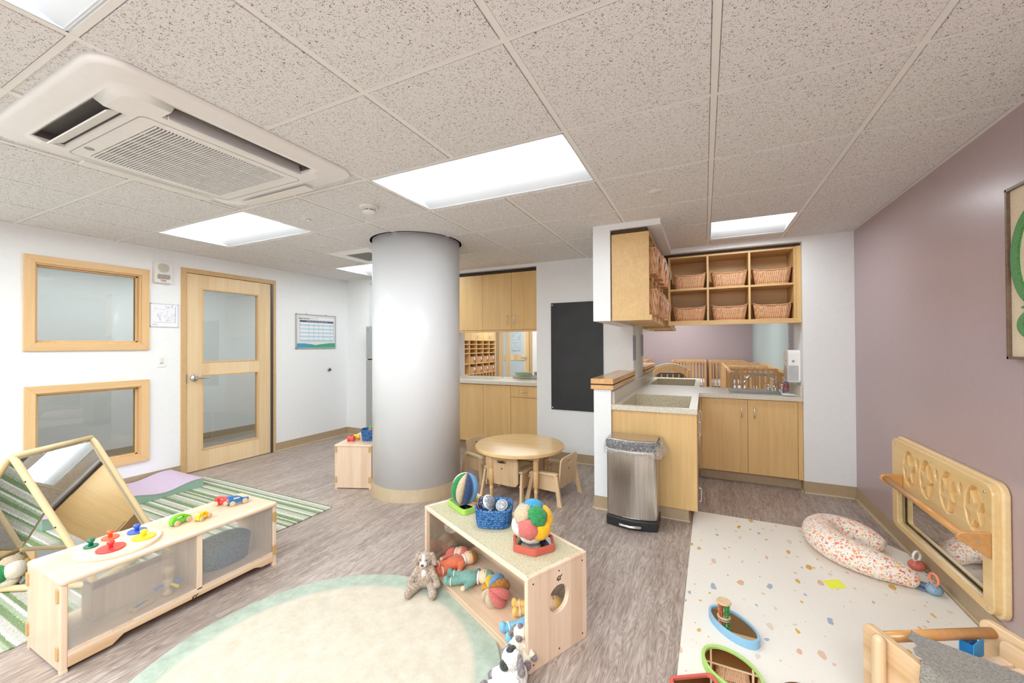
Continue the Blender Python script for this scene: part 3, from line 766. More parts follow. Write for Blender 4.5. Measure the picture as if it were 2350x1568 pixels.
m = MB(); m.box((0.008, 0.03, 0.17), (0.0088, 0.28, 0.19)); obj('name_field', m, M_white, t)
t = thing('door_stop', 'small round metal wall bumper below and right of the schedule chart', 'door stop', (XL, 4.093, 0.996))
m = MB(); m.lathe([(0.028, 0.0), (0.028, 0.006), (0.018, 0.01)], 20, M=Matrix.Rotation(PI/2, 4, 'Y')); obj('flange', m, M_steel, t)
m = MB(); m.lathe([(0.016, 0.01), (0.017, 0.028), (0.010, 0.034)], 20, M=Matrix.Rotation(PI/2, 4, 'Y')); obj('rubber_tip', m, plain('dark_rubber', S(80, 76, 72), 0.6), t)
# fridge in its niche
t = thing('refrigerator', 'tall grey two-door refrigerator half hidden behind the pillar', 'refrigerator', (-4.06, 4.72, 0))
m = MB(); m.box((-0.345, -0.36, 0.02), (0.345, 0.34, 1.62)); obj('cabinet_body', m, M_fridge, t, bevel=0.006)
m = MB(); m.box((-0.35, -0.42, 0.06), (0.35, -0.362, 1.135)); obj('lower_door', m, M_fridge, t, bevel=0.008)
m = MB(); m.box((-0.35, -0.42, 1.15), (0.35, -0.362, 1.62)); dd = obj('freezer_door', m, M_fridge, t, bevel=0.008)
m = MB(); m.lathe([(0.018, 0.0), (0.018, 0.003)], 20, M=Matrix.Translation((-0.31, -0.42, 1.57)) @ Matrix.Rotation(PI/2, 4, 'X')); obj('round_badge', m, M_grey, dd)
m = MB(); m.box((-0.34, -0.40, 1.136), (0.34, -0.37, 1.149)); obj('door_gap', m, M_dark, t)

# ------------------------------------------------------------ cabinets of the left hatch
def handle(parent, x, y, z, L=0.10, horiz=False, face='-y'):
    """wire pull"""
    d = 0.028; h = L/2
    if face == '-y': P_ = (lambda a, o: (x+a, y-o, z)) if horiz else (lambda a, o: (x, y-o, z+a))
    else: P_ = (lambda a, o: (x+o, y+a, z)) if horiz else (lambda a, o: (x+o, y, z+a))
    m = MB(); m.tube([P_(-h, 0), P_(-h, d*0.75), P_(-h*0.92, d), P_(0, d), P_(h*0.92, d), P_(h, d*0.75), P_(h, 0)], 0.004, 8)
    return obj('pull_handle', m, M_chrome, parent, world=True)
def door_panel(name, parent, x0, x1, z0, z1, y, th=0.018, mat_=None):
    m = MB(); m.box((x0+0.0015, y-th, z0+0.0015), (x1-0.0015, y, z1-0.0015)); return obj(name, m, mat_ or M_oak, parent, bevel=0.001, world=True)

t = thing('wall_cabinet', 'maple wall cabinet with three tall flat doors, right of the pillar', 'cabinet', (-2.42, 4.6, 1.52))
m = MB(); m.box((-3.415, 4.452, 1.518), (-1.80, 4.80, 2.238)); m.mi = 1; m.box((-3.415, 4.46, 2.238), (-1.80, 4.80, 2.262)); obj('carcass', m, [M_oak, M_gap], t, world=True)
d1 = door_panel('door', t, -3.0, -2.543, 1.53, 2.235, 4.452)
d2 = door_panel('door', t, -2.543, -2.136, 1.53, 2.235, 4.452); handle(d2, -2.185, 4.434, 1.655)
d3 = door_panel('door', t, -2.136, -1.80, 1.53, 2.235, 4.452); handle(d3, -2.09, 4.434, 1.655)
m = MB(); m.box((-3.415, 4.436, 1.508), (-1.80, 4.455, 1.527)); obj('light_rail', m, M_oakx, t, world=True)
t = thing('base_cabinet', 'maple base cabinet with tall doors and one small drawer behind the round table', 'cabinet', (-2.42, 4.7, 0))
m = MB(); m.box((-3.415, 4.462, 0.10), (-1.80, 5.02, 0.846)); obj('carcass', m, M_oak, t, world=True)
m = MB(); m.box((-3.415, 4.52, 0.0), (-1.80, 4.55, 0.10)); obj('toe_kick', m, M_base, t, world=True)
door_panel('door', t, -3.0, -2.545, 0.105, 0.838, 4.462)
door_panel('door', t, -2.545, -2.158, 0.105, 0.838, 4.462)
door_panel('door', t, -2.156, -1.80, 0.105, 0.700, 4.462)
d = door_panel('drawer', t, -2.156, -1.80, 0.703, 0.838, 4.462); handle(d, -1.975, 4.444, 0.772, 0.09, True)
t = thing('countertop', 'pale speckled worktop behind the round table, right of the pillar', 'worktop', (-2.42, 4.7, 0.848))
m = MB(); m.box((-3.415, 4.425, 0.848), (-1.80, 5.10, 0.89)); obj('worktop_slab', m, M_counter, t, bevel=0.003, world=True)
m = MB(); m.box((-2.37, 4.95, 0.892), (-1.80, 5.10, 0.935)); obj('raised_ledge', m, M_counter, t, world=True)
m = MB(); m.box((-3.0, 4.60, 0.8905), (-2.52, 4.98, 0.895)); m.mi = 1; m.box((-2.96, 4.64, 0.895), (-2.56, 4.94, 0.8955)); obj('sink_rim', m, [M_steel, M_grey], t, world=True)
def folded(name, label, loc, sz, mat_, rz, seed, n=3):
    random.seed(seed)
    t = thing(name, label, 'cloth', loc, rz)
    z = 0
    for k in range(n):
        m = MB(); sx, sy = sz[0]*random.uniform(0.85, 1), sz[1]*random.uniform(0.85, 1); h = sz[2]/n; dx = random.uniform(-0.015, 0.015)
        m.ball((dx, 0, z+h*0.5), (sx/2, sy/2, h*0.62), 20, f=lambda d: 1+0.10*math.sin(6*d.x+seed)*math.cos(5*d.y)); obj('fold', m, mat_, t, disp=0.008, dscale=0.03); z += h*0.85
    return t
M_sage = plush('sage_cloth', S(186, 205, 178), S(160, 184, 155), 60, 0.3)
folded('folded_cloth', 'pale green folded cloth on the left worktop, nearest the pillar', (-2.18, 4.9, 0.936), (0.26, 0.17, 0.05), M_sage, 0.1, 1)
folded('folded_cloth', 'pale green folded cloth on the left worktop, at the pier', (-1.95, 4.98, 0.936), (0.26, 0.18, 0.055), M_sage, -0.2, 4)

# chalkboard
t = thing('chalkboard', 'tall black chalkboard panel screwed to the back wall', 'chalkboard', (-1.31, YB, 1.21))
m = MB(); m.box((-0.302, -0.012, -0.618), (0.306, 0, 0.618)); obj('board_panel', m, M_chalk, t, bevel=0.001)
for x, z in ((-0.285, 0.595), (-0.285, -0.595), (0.285, 0.595), (0.285, -0.595)):
    m = MB(); m.lathe([(0.008, 0), (0.008, 0.003), (0.003, 0.005)], 14, M=Matrix.Translation((x, -0.012, z)) @ Matrix.Rotation(PI/2, 4, 'X')); obj('screw', m, M_white, t)

# ------------------------------------------------------------ changing area on the right
t = thing('sink_counter', 'pale speckled L-shaped worktop with moulded basins and steel sink', 'worktop', (-0.36, 3.8, 0.817))
m = MB(); holes(m, -0.681, -0.05, 3.275, 4.40, [(-0.612, -0.105, 3.315, 4.08)], lambda mm, a, b, p, q: mm.box((a, p, 0.817), (b, q, 0.857)))
holes(m, -0.681, 0.803, 4.40, 5.06, [(0.235, 0.70, 4.50, 4.94)], lambda mm, a, b, p, q: mm.box((a, p, 0.817), (b, q, 0.857)))
holes(m, -0.681, -0.05, 5.06, 6.25, [(-0.60, -0.105, 5.10, 6.06)], lambda mm, a, b, p, q: mm.box((a, p, 0.817), (b, q, 0.857)))
cs = obj('worktop_slab', m, M_counter, t, world=True)
m = MB(); m.box((-0.681, 3.30, 0.857), (-0.661, 6.25, 0.958)); m.box((0.785, 4.42, 0.857), (0.803, 5.06, 0.955)); obj('backsplash', m, M_counter, t, bevel=0.003, world=True)
for y0, y1 in ((3.315, 4.08), (5.10, 6.06)):
    m = MB(); x0, x1, zb, w_ = (-0.612 if y0 < 4 else -0.60)+0.003, -0.108, 0.712, 0.0025; y0 += 0.003; y1 -= 0.003
    m.box((x0-w_, y0-w_, zb-w_), (x1+w_, y1+w_, zb)).box((x0-w_, y0-w_, zb), (x0, y1+w_, 0.8568)).box((x1, y0-w_, zb), (x1+w_, y1+w_, 0.8568)).box((x0, y0-w_, zb), (x1, y0, 0.8568)).box((x0, y1, zb), (x1, y1+w_, 0.8568))
    obj('moulded_basin', m, M_basin, t, world=True)
m = MB()
holes(m, 0.215, 0.72, 4.48, 4.96, [(0.25, 0.685, 4.51, 4.85)], lambda mm, a, b, p, q: mm.box((a, p, 0.857), (b, q, 0.862)))
m.box((0.246, 4.506, 0.71), (0.689, 4.854, 0.714)).box((0.246, 4.506, 0.714), (0.250, 4.854, 0.861)).box((0.685, 4.506, 0.714), (0.689, 4.854, 0.861)).box((0.25, 4.506, 0.714), (0.685, 4.51, 0.861)).box((0.25, 4.85, 0.714), (0.685, 4.854, 0.861))
obj('steel_sink', m, M_steel, t, bevel=0.002, world=True)
t = thing('faucet', 'chrome gooseneck tap with lever handles on the steel sink', 'faucet', (0.66, 4.90, 0.862))
m = MB(); m.lathe([(0.03, 0), (0.03, 0.008), (0.016, 0.02), (0.014, 0.05)], 18)
path = [(0, 0, 0.04)]+[(-0.13+0.13*math.cos(a), -0.10*(1-math.cos(a))*0.9, 0.06+0.115*math.sin(a)) for a in [k*PI/14 for k in range(15)]]
path = [(0, 0, 0.04), (0, 0, 0.07)]+[(-0.145+0.145*math.cos(a), -0.06*(1-math.cos(a)), 0.07+0.10*math.sin(a)) for a in [k*PI/14 for k in range(1, 14)]]+[(-0.292, -0.12, 0.055)]
m.tube(path, 0.0115, 10); obj('spout', m, M_chrome, t)
for s in (-1, 1):
    m = MB(); m.lathe([(0.022, 0), (0.022, 0.01), (0.012, 0.018), (0.012, 0.045), (0.018, 0.05), (0.016, 0.062)], 14, c=(0.06*s, 0.01, 0)); m.cap((0.06*s, 0.01, 0.058), (0.06*s+0.045*s, -0.02, 0.075), 0.006, 0.005); obj('lever_handle', m, M_chrome, t)
# peninsula and sink base
t = thing('changing_cabinet', 'maple cabinet end panel under the moulded basin, behind the steel bin', 'cabinet', (-0.36, 3.8, 0))
m = MB(); m.box((-0.681, 3.29, 0.094), (-0.053, 3.309, 0.815)); obj('end_panel', m, M_oak, t, bevel=0.001, world=True)
m = MB(); m.box((-0.681, 3.309, 0.094), (-0.075, 4.42, 0.70)); m.box((-0.095, 3.309, 0.70), (-0.075, 4.42, 0.815)); obj('carcass', m, M_oak, t, world=True)
m = MB(); m.box((-0.681, 3.31, 0), (-0.115, 4.50, 0.094)); m.mi = 1; m.box((-0.681, 3.305, 0), (-0.105, 4.50, 0.008)); obj('toe_kick', m, [M_base, M_basetoe], t, world=True)
for y0, y1, z0, z1, hz_, hh in ((3.312, 3.86, 0.60, 0.812, 0.70, True), (3.312, 3.86, 0.098, 0.597, 0.16, False), (3.863, 4.40, 0.098, 0.812, 0.70, True)):
    m = MB(); m.box((-0.075, y0, z0), (-0.056, y1, z1)); d = obj('door', m, M_oak, t, bevel=0.001, world=True)
    handle(d, -0.056, y0+0.05, hz_ if hz_ > .5 else 0.2, 0.10, False, '+x')
t = thing('sink_cabinet', 'maple two-door base cabinet under the steel sink', 'cabinet', (0.38, 4.7, 0))
m = MB(); m.box((-0.045, 4.44, 0.10), (0.80, 5.02, 0.70)); m.box((-0.045, 4.44, 0.70), (0.80, 4.46, 0.815)); obj('carcass', m, M_oak, t, world=True)
m = MB(); m.box((-0.045, 4.50, 0), (0.80, 4.52, 0.10)); obj('toe_kick', m, M_base, t, world=True)
for xa, xb in ((-0.048, -0.03), (0.768, 0.803)):
    m = MB(); m.box((xa, 4.425, 0.10), (xb, 4.44, 0.815)); obj('filler_strip', m, M_oak, t, world=True)
d = door_panel('door', t, -0.029, 0.368, 0.105, 0.812, 4.44); handle(d, 0.318, 4.422, 0.690, 0.10)
d = door_panel('door', t, 0.370, 0.766, 0.105, 0.812, 4.44); handle(d, 0.424, 4.422, 0.690, 0.10)

# open shelf cabinets with baskets
def shelf_unit(name, label, loc, size, cols, rows, face, z0):
    """open cubby cabinet; local x along the run, front at y=0 facing -y"""
    W, D, H = size
    t = thing(name, label, 'shelf cabinet', loc, face)
    th = 0.018
    m = MB(); m.box((0, 0, 0), (th, D, H)).box((W-th, 0, 0), (W, D, H)).box((th, 0, H-th), (W-th, D, H)).box((th, 0, 0.02), (W-th, D, 0.02+th)).box((th, D-0.006, 0.03), (W-th, D, H-th))
    obj('carcass', m, M_oakx, t, bevel=0.0008)
    m = MB(); m.box((0, -0.018, -0.002), (W, 0, 0.042)); obj('bottom_rail', m, M_oakx, t, bevel=0.001)
    step = (W-th)/cols
    for i in range(1, cols):
        m = MB(); m.box((i*step, 0.002, 0.04), (i*step+th, D-0.006, H-th)); obj('divider', m, M_oak, t, bevel=0.0008)
    for j in range(1, rows):
        z = 0.04+(H-th-0.04)*j/rows
        for i in range(cols):
            m = MB(); m.box((i*step+th, 0.002, z-th/2), ((i+1)*step, D-0.006, z+th/2)); obj('shelf_board', m, M_oakx, t, bevel=0.0008)
    return t
bu = shelf_unit('cubby_shelf', 'maple wall shelf with six open cubbies above the steel sink', (-0.333, 4.455, 1.537), (1.10, 0.33, 0.705), 3, 2, 0, 1.537)
m = MB(); m.box((1.10, -0.02, 0), (1.136, 0.33, 0.705)); obj('side_filler', m, M_oak, bu)
su = shelf_unit('cubby_shelf', 'maple wall shelf seen from its solid end, next to white header', (-0.385, 3.285, 1.535), (1.13, 0.29, 0.70), 4, 2, PI/2, 1.535)
m = MB(); m.box((1.13, -0.0, -0.0), (1.15, 0.29, 0.70)); obj('corner_filler', m, M_oak, su)
sf = copy_thing(su, (-0.385, 5.15, 1.535), PI/2, 'maple wall shelf in the cot room beyond the hatch')
m = MB(); m.box((-0.67, 3.295, 2.237), (-0.40, 4.44, 2.27)); m.box((-0.67, 4.475, 2.243), (0.80, 4.78, 2.27)); gp = obj('gap_shade_strip', m, M_gap, su, world=True)  # dark strips painted as the shade between shelf tops and soffit
M_wick = None
def mk_wicker():
    m, nt, b = _nt('woven_wicker')
    tc = _n(nt, 'ShaderNodeTexCoord'); sp = _n(nt, 'ShaderNodeSeparateXYZ'); nt.links.new(tc.outputs['Object'], sp.inputs[0])
    wz = _math(nt, 'SINE', _math(nt, 'MULTIPLY', sp.outputs[2], 900))
    st_ = _math(nt, 'SINE', _math(nt, 'MULTIPLY', _math(nt, 'ADD', sp.outputs[0], sp.outputs[1]), 400))
    nz = _n(nt, 'ShaderNodeTexNoise'); nz.inputs['Scale'].default_value = 45; nt.links.new(tc.outputs['Object'], nz.inputs['Vector'])
    f = _math(nt, 'ADD', _math(nt, 'MULTIPLY', st_, 0.17), _math(nt, 'ADD', _math(nt, 'MULTIPLY', wz, 0.07), _math(nt, 'ADD', _math(nt, 'MULTIPLY', nz.outputs['Fac'], 0.4), 0.28)))
    nt.links.new(_ramp(nt, f, [(0.28, S(184, 124, 80)), (0.62, S(236, 190, 148))]), b.inputs['Base Color'])
    b.inputs['Roughness'].default_value = 0.55; _bump(nt, b, wz, 0.4, 0.002)
    return m
M_wick = mk_wicker()
def wicker(name, label, loc, rz, W, D, H, group, ribs=44, tagc=None, dip=0.018):
    """woven basket: local x width (long side faces -y)"""
    t = thing(name, label, 'basket', loc, rz, group)
    m = MB(); n = ribs*4; rings = []
    def outline(a, s, off):
        c_, s_ = math.cos(a), math.sin(a); e = 0.32
        x = math.copysign(abs(c_)**e, c_)*(W/2*s-off); y = math.copysign(abs(s_)**e, s_)*(D/2*s-off)
        return x, y
    zs = [0, 0.25, 0.5, 0.75, 1.0]
    def z_at(a, f): return f*(H-dip*(1-min(1, abs(math.cos(a))*1.25)**2)*f)
    for f in zs:
        s = 0.84+0.16*f; ring = []
        for i in range(n):
            a = 2*PI*i/n; x, y = outline(a, s, 0.0025*(math.cos(ribs*a)+1)*1.0); ring.append(m.bm.verts.new((x, y, z_at(a, f))))
        rings.append(ring)
    for f in (1.0, 0.4, 0.06):
        s = 0.84+0.16*f; ring = []
        for i in range(n):
            a = 2*PI*i/n; x, y = outline(a, s, 0.010); ring.append(m.bm.verts.new((x, y, z_at(a, f))))
        rings.append(ring)
    for A, B in zip(rings, rings[1:]): m._faces([m.bm.faces.new([A[i], A[(i+1) % n], B[(i+1) % n], B[i]]) for i in range(n)], True)
    m._faces([m.bm.faces.new(rings[0][::-1]), m.bm.faces.new(rings[-1])])
    obj('woven_body', m, M_wick, t)
    for k, (f, r_) in enumerate(((1.0, 0.006), (0.03, 0.0055))):
        m = MB(); m.tube([(*outline(2*PI*i/64, 0.84+0.16*f, 0.003), z_at(2*PI*i/64, f)+0.001) for i in range(64)], [r_*(1+0.25*math.sin(i*2.4)) for i in range(64)], 8, closed=True)
        obj('braided_rim' if k == 0 else 'braided_foot', m, M_wick, t)
    if tagc:
        m = MB(); m.box((W*0.18, -D/2-0.004, H*0.45), (W*0.34, -D/2-0.0015, H*0.85)); obj('name_tag', m, tagc, t)
    return t
step = (1.10-0.018)/3
names = [('left', 'lower'), ('middle', 'lower'), ('right', 'lower'), ('left', 'upper'), ('middle', 'upper'), ('right', 'upper')]
w0 = wicker('wicker_basket', 'wicker basket in the left lower cubby above the steel sink', (-0.333+0.018+step*0.5, 4.455+0.125, 1.577), 0, 0.318, 0.22, 0.150, 'wicker baskets in the six-cubby shelf')
k = 0
for j, zz in ((0, 1.577), (1, 1.577+0.333)):
    for i in range(3):
        if i == 0 and j == 0: continue
        lab = 'wicker basket in the %s %s cubby above the steel sink' % (('left', 'middle', 'right')[i], ('lower', 'upper')[j])
        copy_thing(w0, (-0.333+0.018+step*(i+0.5), 4.455+0.115, zz), (0, 0.02, -0.03)[i], lab, 'wicker baskets in the six-cubby shelf')
st2 = (1.13-0.018)/4
M_tag = plain('grey_name_tag', S(196, 198, 205), 0.5)
w1 = wicker('wicker_basket', 'wicker basket in the upper row of the side shelf, nearest the end panel', (-0.455, 3.285+0.018+st2*0.5, 1.907), PI/2, 0.225, 0.27, 0.20, 'wicker baskets in the side shelf', ribs=34, tagc=M_tag, dip=0.02)
ordn = ('nearest the end panel', 'second from the end panel', 'third from the end panel', 'farthest from the end panel')
for j, zz in ((1, 1.907), (0, 1.577)):
    for i in range(4):
        if i == 0 and j == 1: continue
        copy_thing(w1, (-0.45+0.012*(i % 2), 3.285+0.018+st2*(i+0.5), zz), PI/2+(-0.06 if j and i else 0.03), 'wicker basket in the %s row of the side shelf, %s' % (('lower', 'upper')[j], ordn[i]), 'wicker baskets in the side shelf')

# paper on the walls by the sink
for lab, y, z, hh in (('narrow printed notice on the white pier beside the basin, nearer one', 4.48, 1.305, 0.27), ('narrow printed notice on the white pier beside the basin, farther one', 5.07, 1.33, 0.26)):
    t = thing('wall_notice', lab, 'notice', (-0.683, y, z))
    m = MB(); m.box((0, -0.1, -hh/2), (0.004, 0.1, hh/2)); obj('sheet', m, plain('lilac_paper', S(186, 186, 204), 0.6), t)
    m = MB()
    for k in range(11): m.box((0.004, -0.085, -hh/2+0.02+k*0.021), (0.0046, 0.085-(k % 3)*0.03, -hh/2+0.026+k*0.021))
    obj('print_lines', m, solid('plum_print', (110, 95, 120)), t)
t = thing('wall_notice', 'tall printed notice on the jamb above the soap dispenser', 'notice', (0.805, 4.93, 1.42))
m = MB(); m.box((-0.004, -0.13, -0.15), (0, 0.13, 0.15)); obj('sheet', m, plain('lilac_sheet', S(190, 178, 196), 0.6), t)
m = MB()
for k in range(13): m.box((-0.0046, -0.11, -0.13+k*0.021), (-0.004, 0.11-(k % 3)*0.03, -0.124+k*0.021))
obj('print_lines', m, bpy.data.materials['plum_print'], t)
t = thing('towel_dispenser', 'white paper towel dispenser with grey window on the jamb', 'dispenser', (0.805, 4.60, 1.13))
m = MB(); m.prism(rrect(-0.115, -0.15, 0.115, 0.155, 0.03), 'x', -0.10, 0); obj('dispenser_body', m, M_white, t, bevel=0.012, seg=3)
m = MB(); m.prism(rrect(-0.085, -0.13, 0.085, 0.01, 0.02), 'x', -0.103, -0.098); m.box((-0.098, -0.1165, -0.13), (-0.02, -0.1155, 0.01)); obj('smoked_window', m, plain('smoked_window', S(186, 186, 190), 0.15), t)
m = MB(); m.lathe([(0.012, 0), (0.01, 0.002)], 5, M=Matrix.Translation((-0.06, -0.1155, 0.05)) @ Matrix.Rotation(PI/2, 4, 'X')); m.lathe([(0.012, 0), (0.01, 0.002)], 5, M=Matrix.Translation((-0.1, 0.0, 0.05)) @ Matrix.Rotation(-PI/2, 4, 'Y')); obj('logo_mark', m, M_grey, t)
t = thing('hanging_cloth', 'pale lavender cloth hanging behind the towel dispenser', 'cloth', (0.79, 4.86, 1.24))
m = MB(); m.tube([(0, 0, 0.03), (-0.02, 0, -0.02), (-0.035, 0.0, -0.10), (-0.045, 0, -0.19)], [0.012, 0.03, 0.05, 0.055], 12, flat=0.35); obj('cloth_drape', m, plain('lavender_cloth', S(178, 182, 202), 0.7), t, disp=0.008)
t = thing('soap_bottle', 'small clear soap bottle with colourful label beside the tap', 'bottle', (0.745, 4.88, 0.862))
m = MB(); m.lathe([(0.026, 0), (0.028, 0.006), (0.028, 0.08), (0.02, 0.095), (0.009, 0.10), (0.009, 0.112)], 18); obj('bottle_body', m, plain('purple_grey_soap', S(150, 140, 160), 0.15), t)
m = MB(); m.lathe([(0.0285, 0.02), (0.0285, 0.07)], 18, cap=False); obj('bottle_label', m, plain('red_blue_label', S(190, 110, 120), 0.4, noise=0.5, nscale=60), t)
m = MB(); m.lathe([(0.007, 0.112), (0.007, 0.13), (0.012, 0.132), (0.012, 0.138)], 10); m.cap((0, 0, 0.135), (-0.025, 0, 0.133), 0.004); obj('pump_head', m, M_white, t)
t = thing('paper_sheet', 'flat white leaflet lying on the worktop edge by the tap', 'leaflet', (0.72, 4.55, 0.863))
m = MB(); m.box((-0.06, -0.10, 0), (0.05, 0.08, 0.0015)); obj('sheet', m, M_paper, t)

# ------------------------------------------------------------ rugs and mats
def mk_striped():
    m, nt, b = _nt('striped_rug_pile')
    tc = _n(nt, 'ShaderNodeTexCoord'); sp = _n(nt, 'ShaderNodeSeparateXYZ'); nt.links.new(tc.outputs['Object'], sp.inputs[0])
    nz = _n(nt, 'ShaderNodeTexNoise'); nz.inputs['Scale'].default_value = 260; nz.inputs['Detail'].default_value = 2; nt.links.new(tc.outputs['Object'], nz.inputs['Vector'])
    y = _math(nt, 'ADD', sp.outputs[1], _math(nt, 'MULTIPLY', _math(nt, 'SUBTRACT', nz.outputs['Fac'], 0.5), 0.022))
    f = _math(nt, 'FRACT', _math(nt, 'DIVIDE', y, 0.5))
    G = S(132, 150, 110); W = S(232, 232, 226); L = S(172, 184, 156); B = S(200, 195, 185)
    seq = [(0, G), (0.045, W), (0.065, G), (0.13, L), (0.16, W), (0.18, B), (0.25, L), (0.28, G), (0.31, W), (0.335, B), (0.40, G), (0.46, L), (0.50, W), (0.53, G), (0.57, B), (0.65, W), (0.675, G), (0.75, L), (0.79, B), (0.86, W), (0.885, G), (0.93, B)]
    col = _ramp(nt, f, seq, 'CONSTANT')
    col = _mix(nt, 1.0, col, _ramp(nt, nz.outputs['Fac'], [(0.36, (0.55, 0.55, 0.55, 1)), (0.58, WHITE)]), 'MULTIPLY')
    nt.links.new(col, b.inputs['Base Color']); b.inputs['Roughness'].default_value = 0.95; b.inputs['Specular IOR Level'].default_value = 0.1
    _bump(nt, b, nz.outputs['Fac'], 0.5, 0.003); return m
t = tag(obj('striped_rug', MB().prism(rrect(-4.62, -0.6, -2.785, 2.355, 0.02), 'z', 0.0, 0.009), mk_striped(), bevel=0.003), 'green, white and grey striped rectangular rug on the floor by the left wall', 'rug')
def mk_round():
    m, nt, b = _nt('round_rug_pile')
    tc = _n(nt, 'ShaderNodeTexCoord'); ln = _n(nt, 'ShaderNodeVectorMath', operation='LENGTH'); nt.links.new(tc.outputs['Object'], ln.inputs[0])
    nz = _n(nt, 'ShaderNodeTexNoise'); nz.inputs['Scale'].default_value = 16; nz.inputs['Detail'].default_value = 6; nz.inputs['Roughness'].default_value = 0.75; nt.links.new(tc.outputs['Object'], nz.inputs['Vector'])
    fi = _n(nt, 'ShaderNodeTexNoise'); fi.inputs['Scale'].default_value = 300; nt.links.new(tc.outputs['Object'], fi.inputs['Vector'])
    r = _math(nt, 'ADD', ln.outputs['Value'], _math(nt, 'MULTIPLY', _math(nt, 'SUBTRACT', nz.outputs['Fac'], 0.5), 0.05))
    core = _ramp(nt, nz.outputs['Fac'], [(0.35, S(196, 184, 167)), (0.65, S(212, 202, 187))])
    col = _mix(nt, _ramp(nt, r, [(0.615, BLACK), (0.64, WHITE)]), core, _ramp(nt, nz.outputs['Fac'], [(0.35, S(160, 172, 158)), (0.65, S(184, 194, 180))]))
    col = _mix(nt, 1.0, col, _ramp(nt, fi.outputs['Fac'], [(0.3, (0.80, 0.80, 0.80, 1)), (0.6, WHITE)]), 'MULTIPLY')
    nt.links.new(col, b.inputs['Base Color']); b.inputs['Roughness'].default_value = 0.95; b.inputs['Specular IOR Level'].default_value = 0.1
    _bump(nt, b, fi.outputs['Fac'], 0.5, 0.003); return m
t = tag(obj('round_rug', MB().lathe([(0.742, 0.0), (0.745, 0.005), (0.738, 0.010)], 96, sm=False), mk_round(), loc=(-1.405, 1.105, 0.0)), 'round cream rug with a pale sage border in front of the carpeted bench', 'rug')
def mk_terrazzo():
    m, nt, b = _nt('terrazzo_mat')
    tc = _n(nt, 'ShaderNodeTexCoord')
    dn = _n(nt, 'ShaderNodeTexNoise'); dn.inputs['Scale'].default_value = 22; nt.links.new(tc.outputs['Object'], dn.inputs['Vector'])
    off = _n(nt, 'ShaderNodeVectorMath', operation='MULTIPLY_ADD'); nt.links.new(dn.outputs['Color'], off.inputs[0]); off.inputs[1].default_value = (0.035, 0.035, 0); nt.links.new(tc.outputs['Object'], off.inputs[2])
    col = S(232, 227, 219)
    def spots(col, scale, rmax, thr, cols, stretch=(1, 1, 1)):
        mp = _n(nt, 'ShaderNodeMapping'); mp.inputs['Scale'].default_value = stretch; mp.inputs['Rotation'].default_value = (0, 0, 0.9); nt.links.new(off.outputs[0], mp.inputs['Vector'])
        v = _n(nt, 'ShaderNodeTexVoronoi', voronoi_dimensions='2D'); v.inputs['Scale'].default_value = scale; v.inputs['Randomness'].default_value = 0.9; nt.links.new(mp.outputs[0], v.inputs['Vector'])
        a = _sepx(nt, v.outputs['Color'], 0); g_ = _sepx(nt, v.outputs['Color'], 1); bb = _sepx(nt, v.outputs['Color'], 2)
        inside = _math(nt, 'LESS_THAN', v.outputs['Distance'], _math(nt, 'MULTIPLY', _math(nt, 'ADD', _math(nt, 'MULTIPLY', bb, 0.7), 0.3), rmax))
        on = _math(nt, 'MULTIPLY', inside, _math(nt, 'GREATER_THAN', a, thr))
        n = len(cols); cc = _ramp(nt, g_, [(i/n, c) for i, c in enumerate(cols)], 'CONSTANT')
        return _mix(nt, on, col, cc)
    cols = [S(214, 172, 90), S(222, 188, 168), S(216, 205, 190), S(160, 174, 192), S(218, 176, 154), S(210, 165, 80)]
    col = spots(col, 8.0, 0.135, 0.15, cols, (1, 0.5, 1)); col = spots(col, 13.0, 0.09, 0.35, cols, (0.8, 0.6, 1)); col = spots(col, 60, 0.09, 0.6, [S(190, 182, 175), S(205, 190, 170)])
    nt.links.new(col, b.inputs['Base Color']); b.inputs['Roughness'].default_value = 0.45; return m
m = MB(); m.prism([(-0.115, 1.30), (1.15, 1.30), (1.155, 3.38), (1.04, 3.53), (-0.085, 3.53)], 'z', 0.0, 0.011)
t = tag(obj('play_mat', m, mk_terrazzo(), bevel=0.004), 'off-white foam play mat with scattered terrazzo flecks by the mauve wall', 'play mat')

def wave_block(name, label, pts, mat_, rz=0.0):
    pass
M_lil = solid('lilac_vinyl', (204, 184, 208), 0.5); M_sgv = solid('sage_vinyl', (148, 176, 160), 0.5)
# two low vinyl wave cushions beyond the striped rug
def wave(label, loc, rz, L, D, h0, amp, mtop, mside, ph):
    t = thing('foam_wave_mat', label, 'foam mat', loc, rz)
    n = 28; zf = lambda f: h0+amp*(0.5+0.5*math.sin(2*PI*2*f+ph))*(1-0.2*f)
    m = MB(); m.prism([(L*k/n, zf(k/n)-0.004) for k in range(n+1)]+[(L, 0), (0, 0)], 'y', 0, D, sm=False); obj('foam_side', m, mside, t)
    m = MB()
    for k in range(n):
        f0, f1 = k/n, (k+1)/n
        m.prism([(L*f0, zf(f0)-0.004), (L*f1, zf(f1)-0.004), (L*f1, zf(f1)), (L*f0, zf(f0))], 'y', -0.002, D+0.002, sm=False)
    obj('padded_top', m, mtop, t)
wave('lilac and sage wave-shaped foam mat on the striped rug by the left wall', (-4.31, 1.14, 0.010), PI/2, 1.03, 0.58, 0.045, 0.050, M_lil, M_sgv, 2.2)

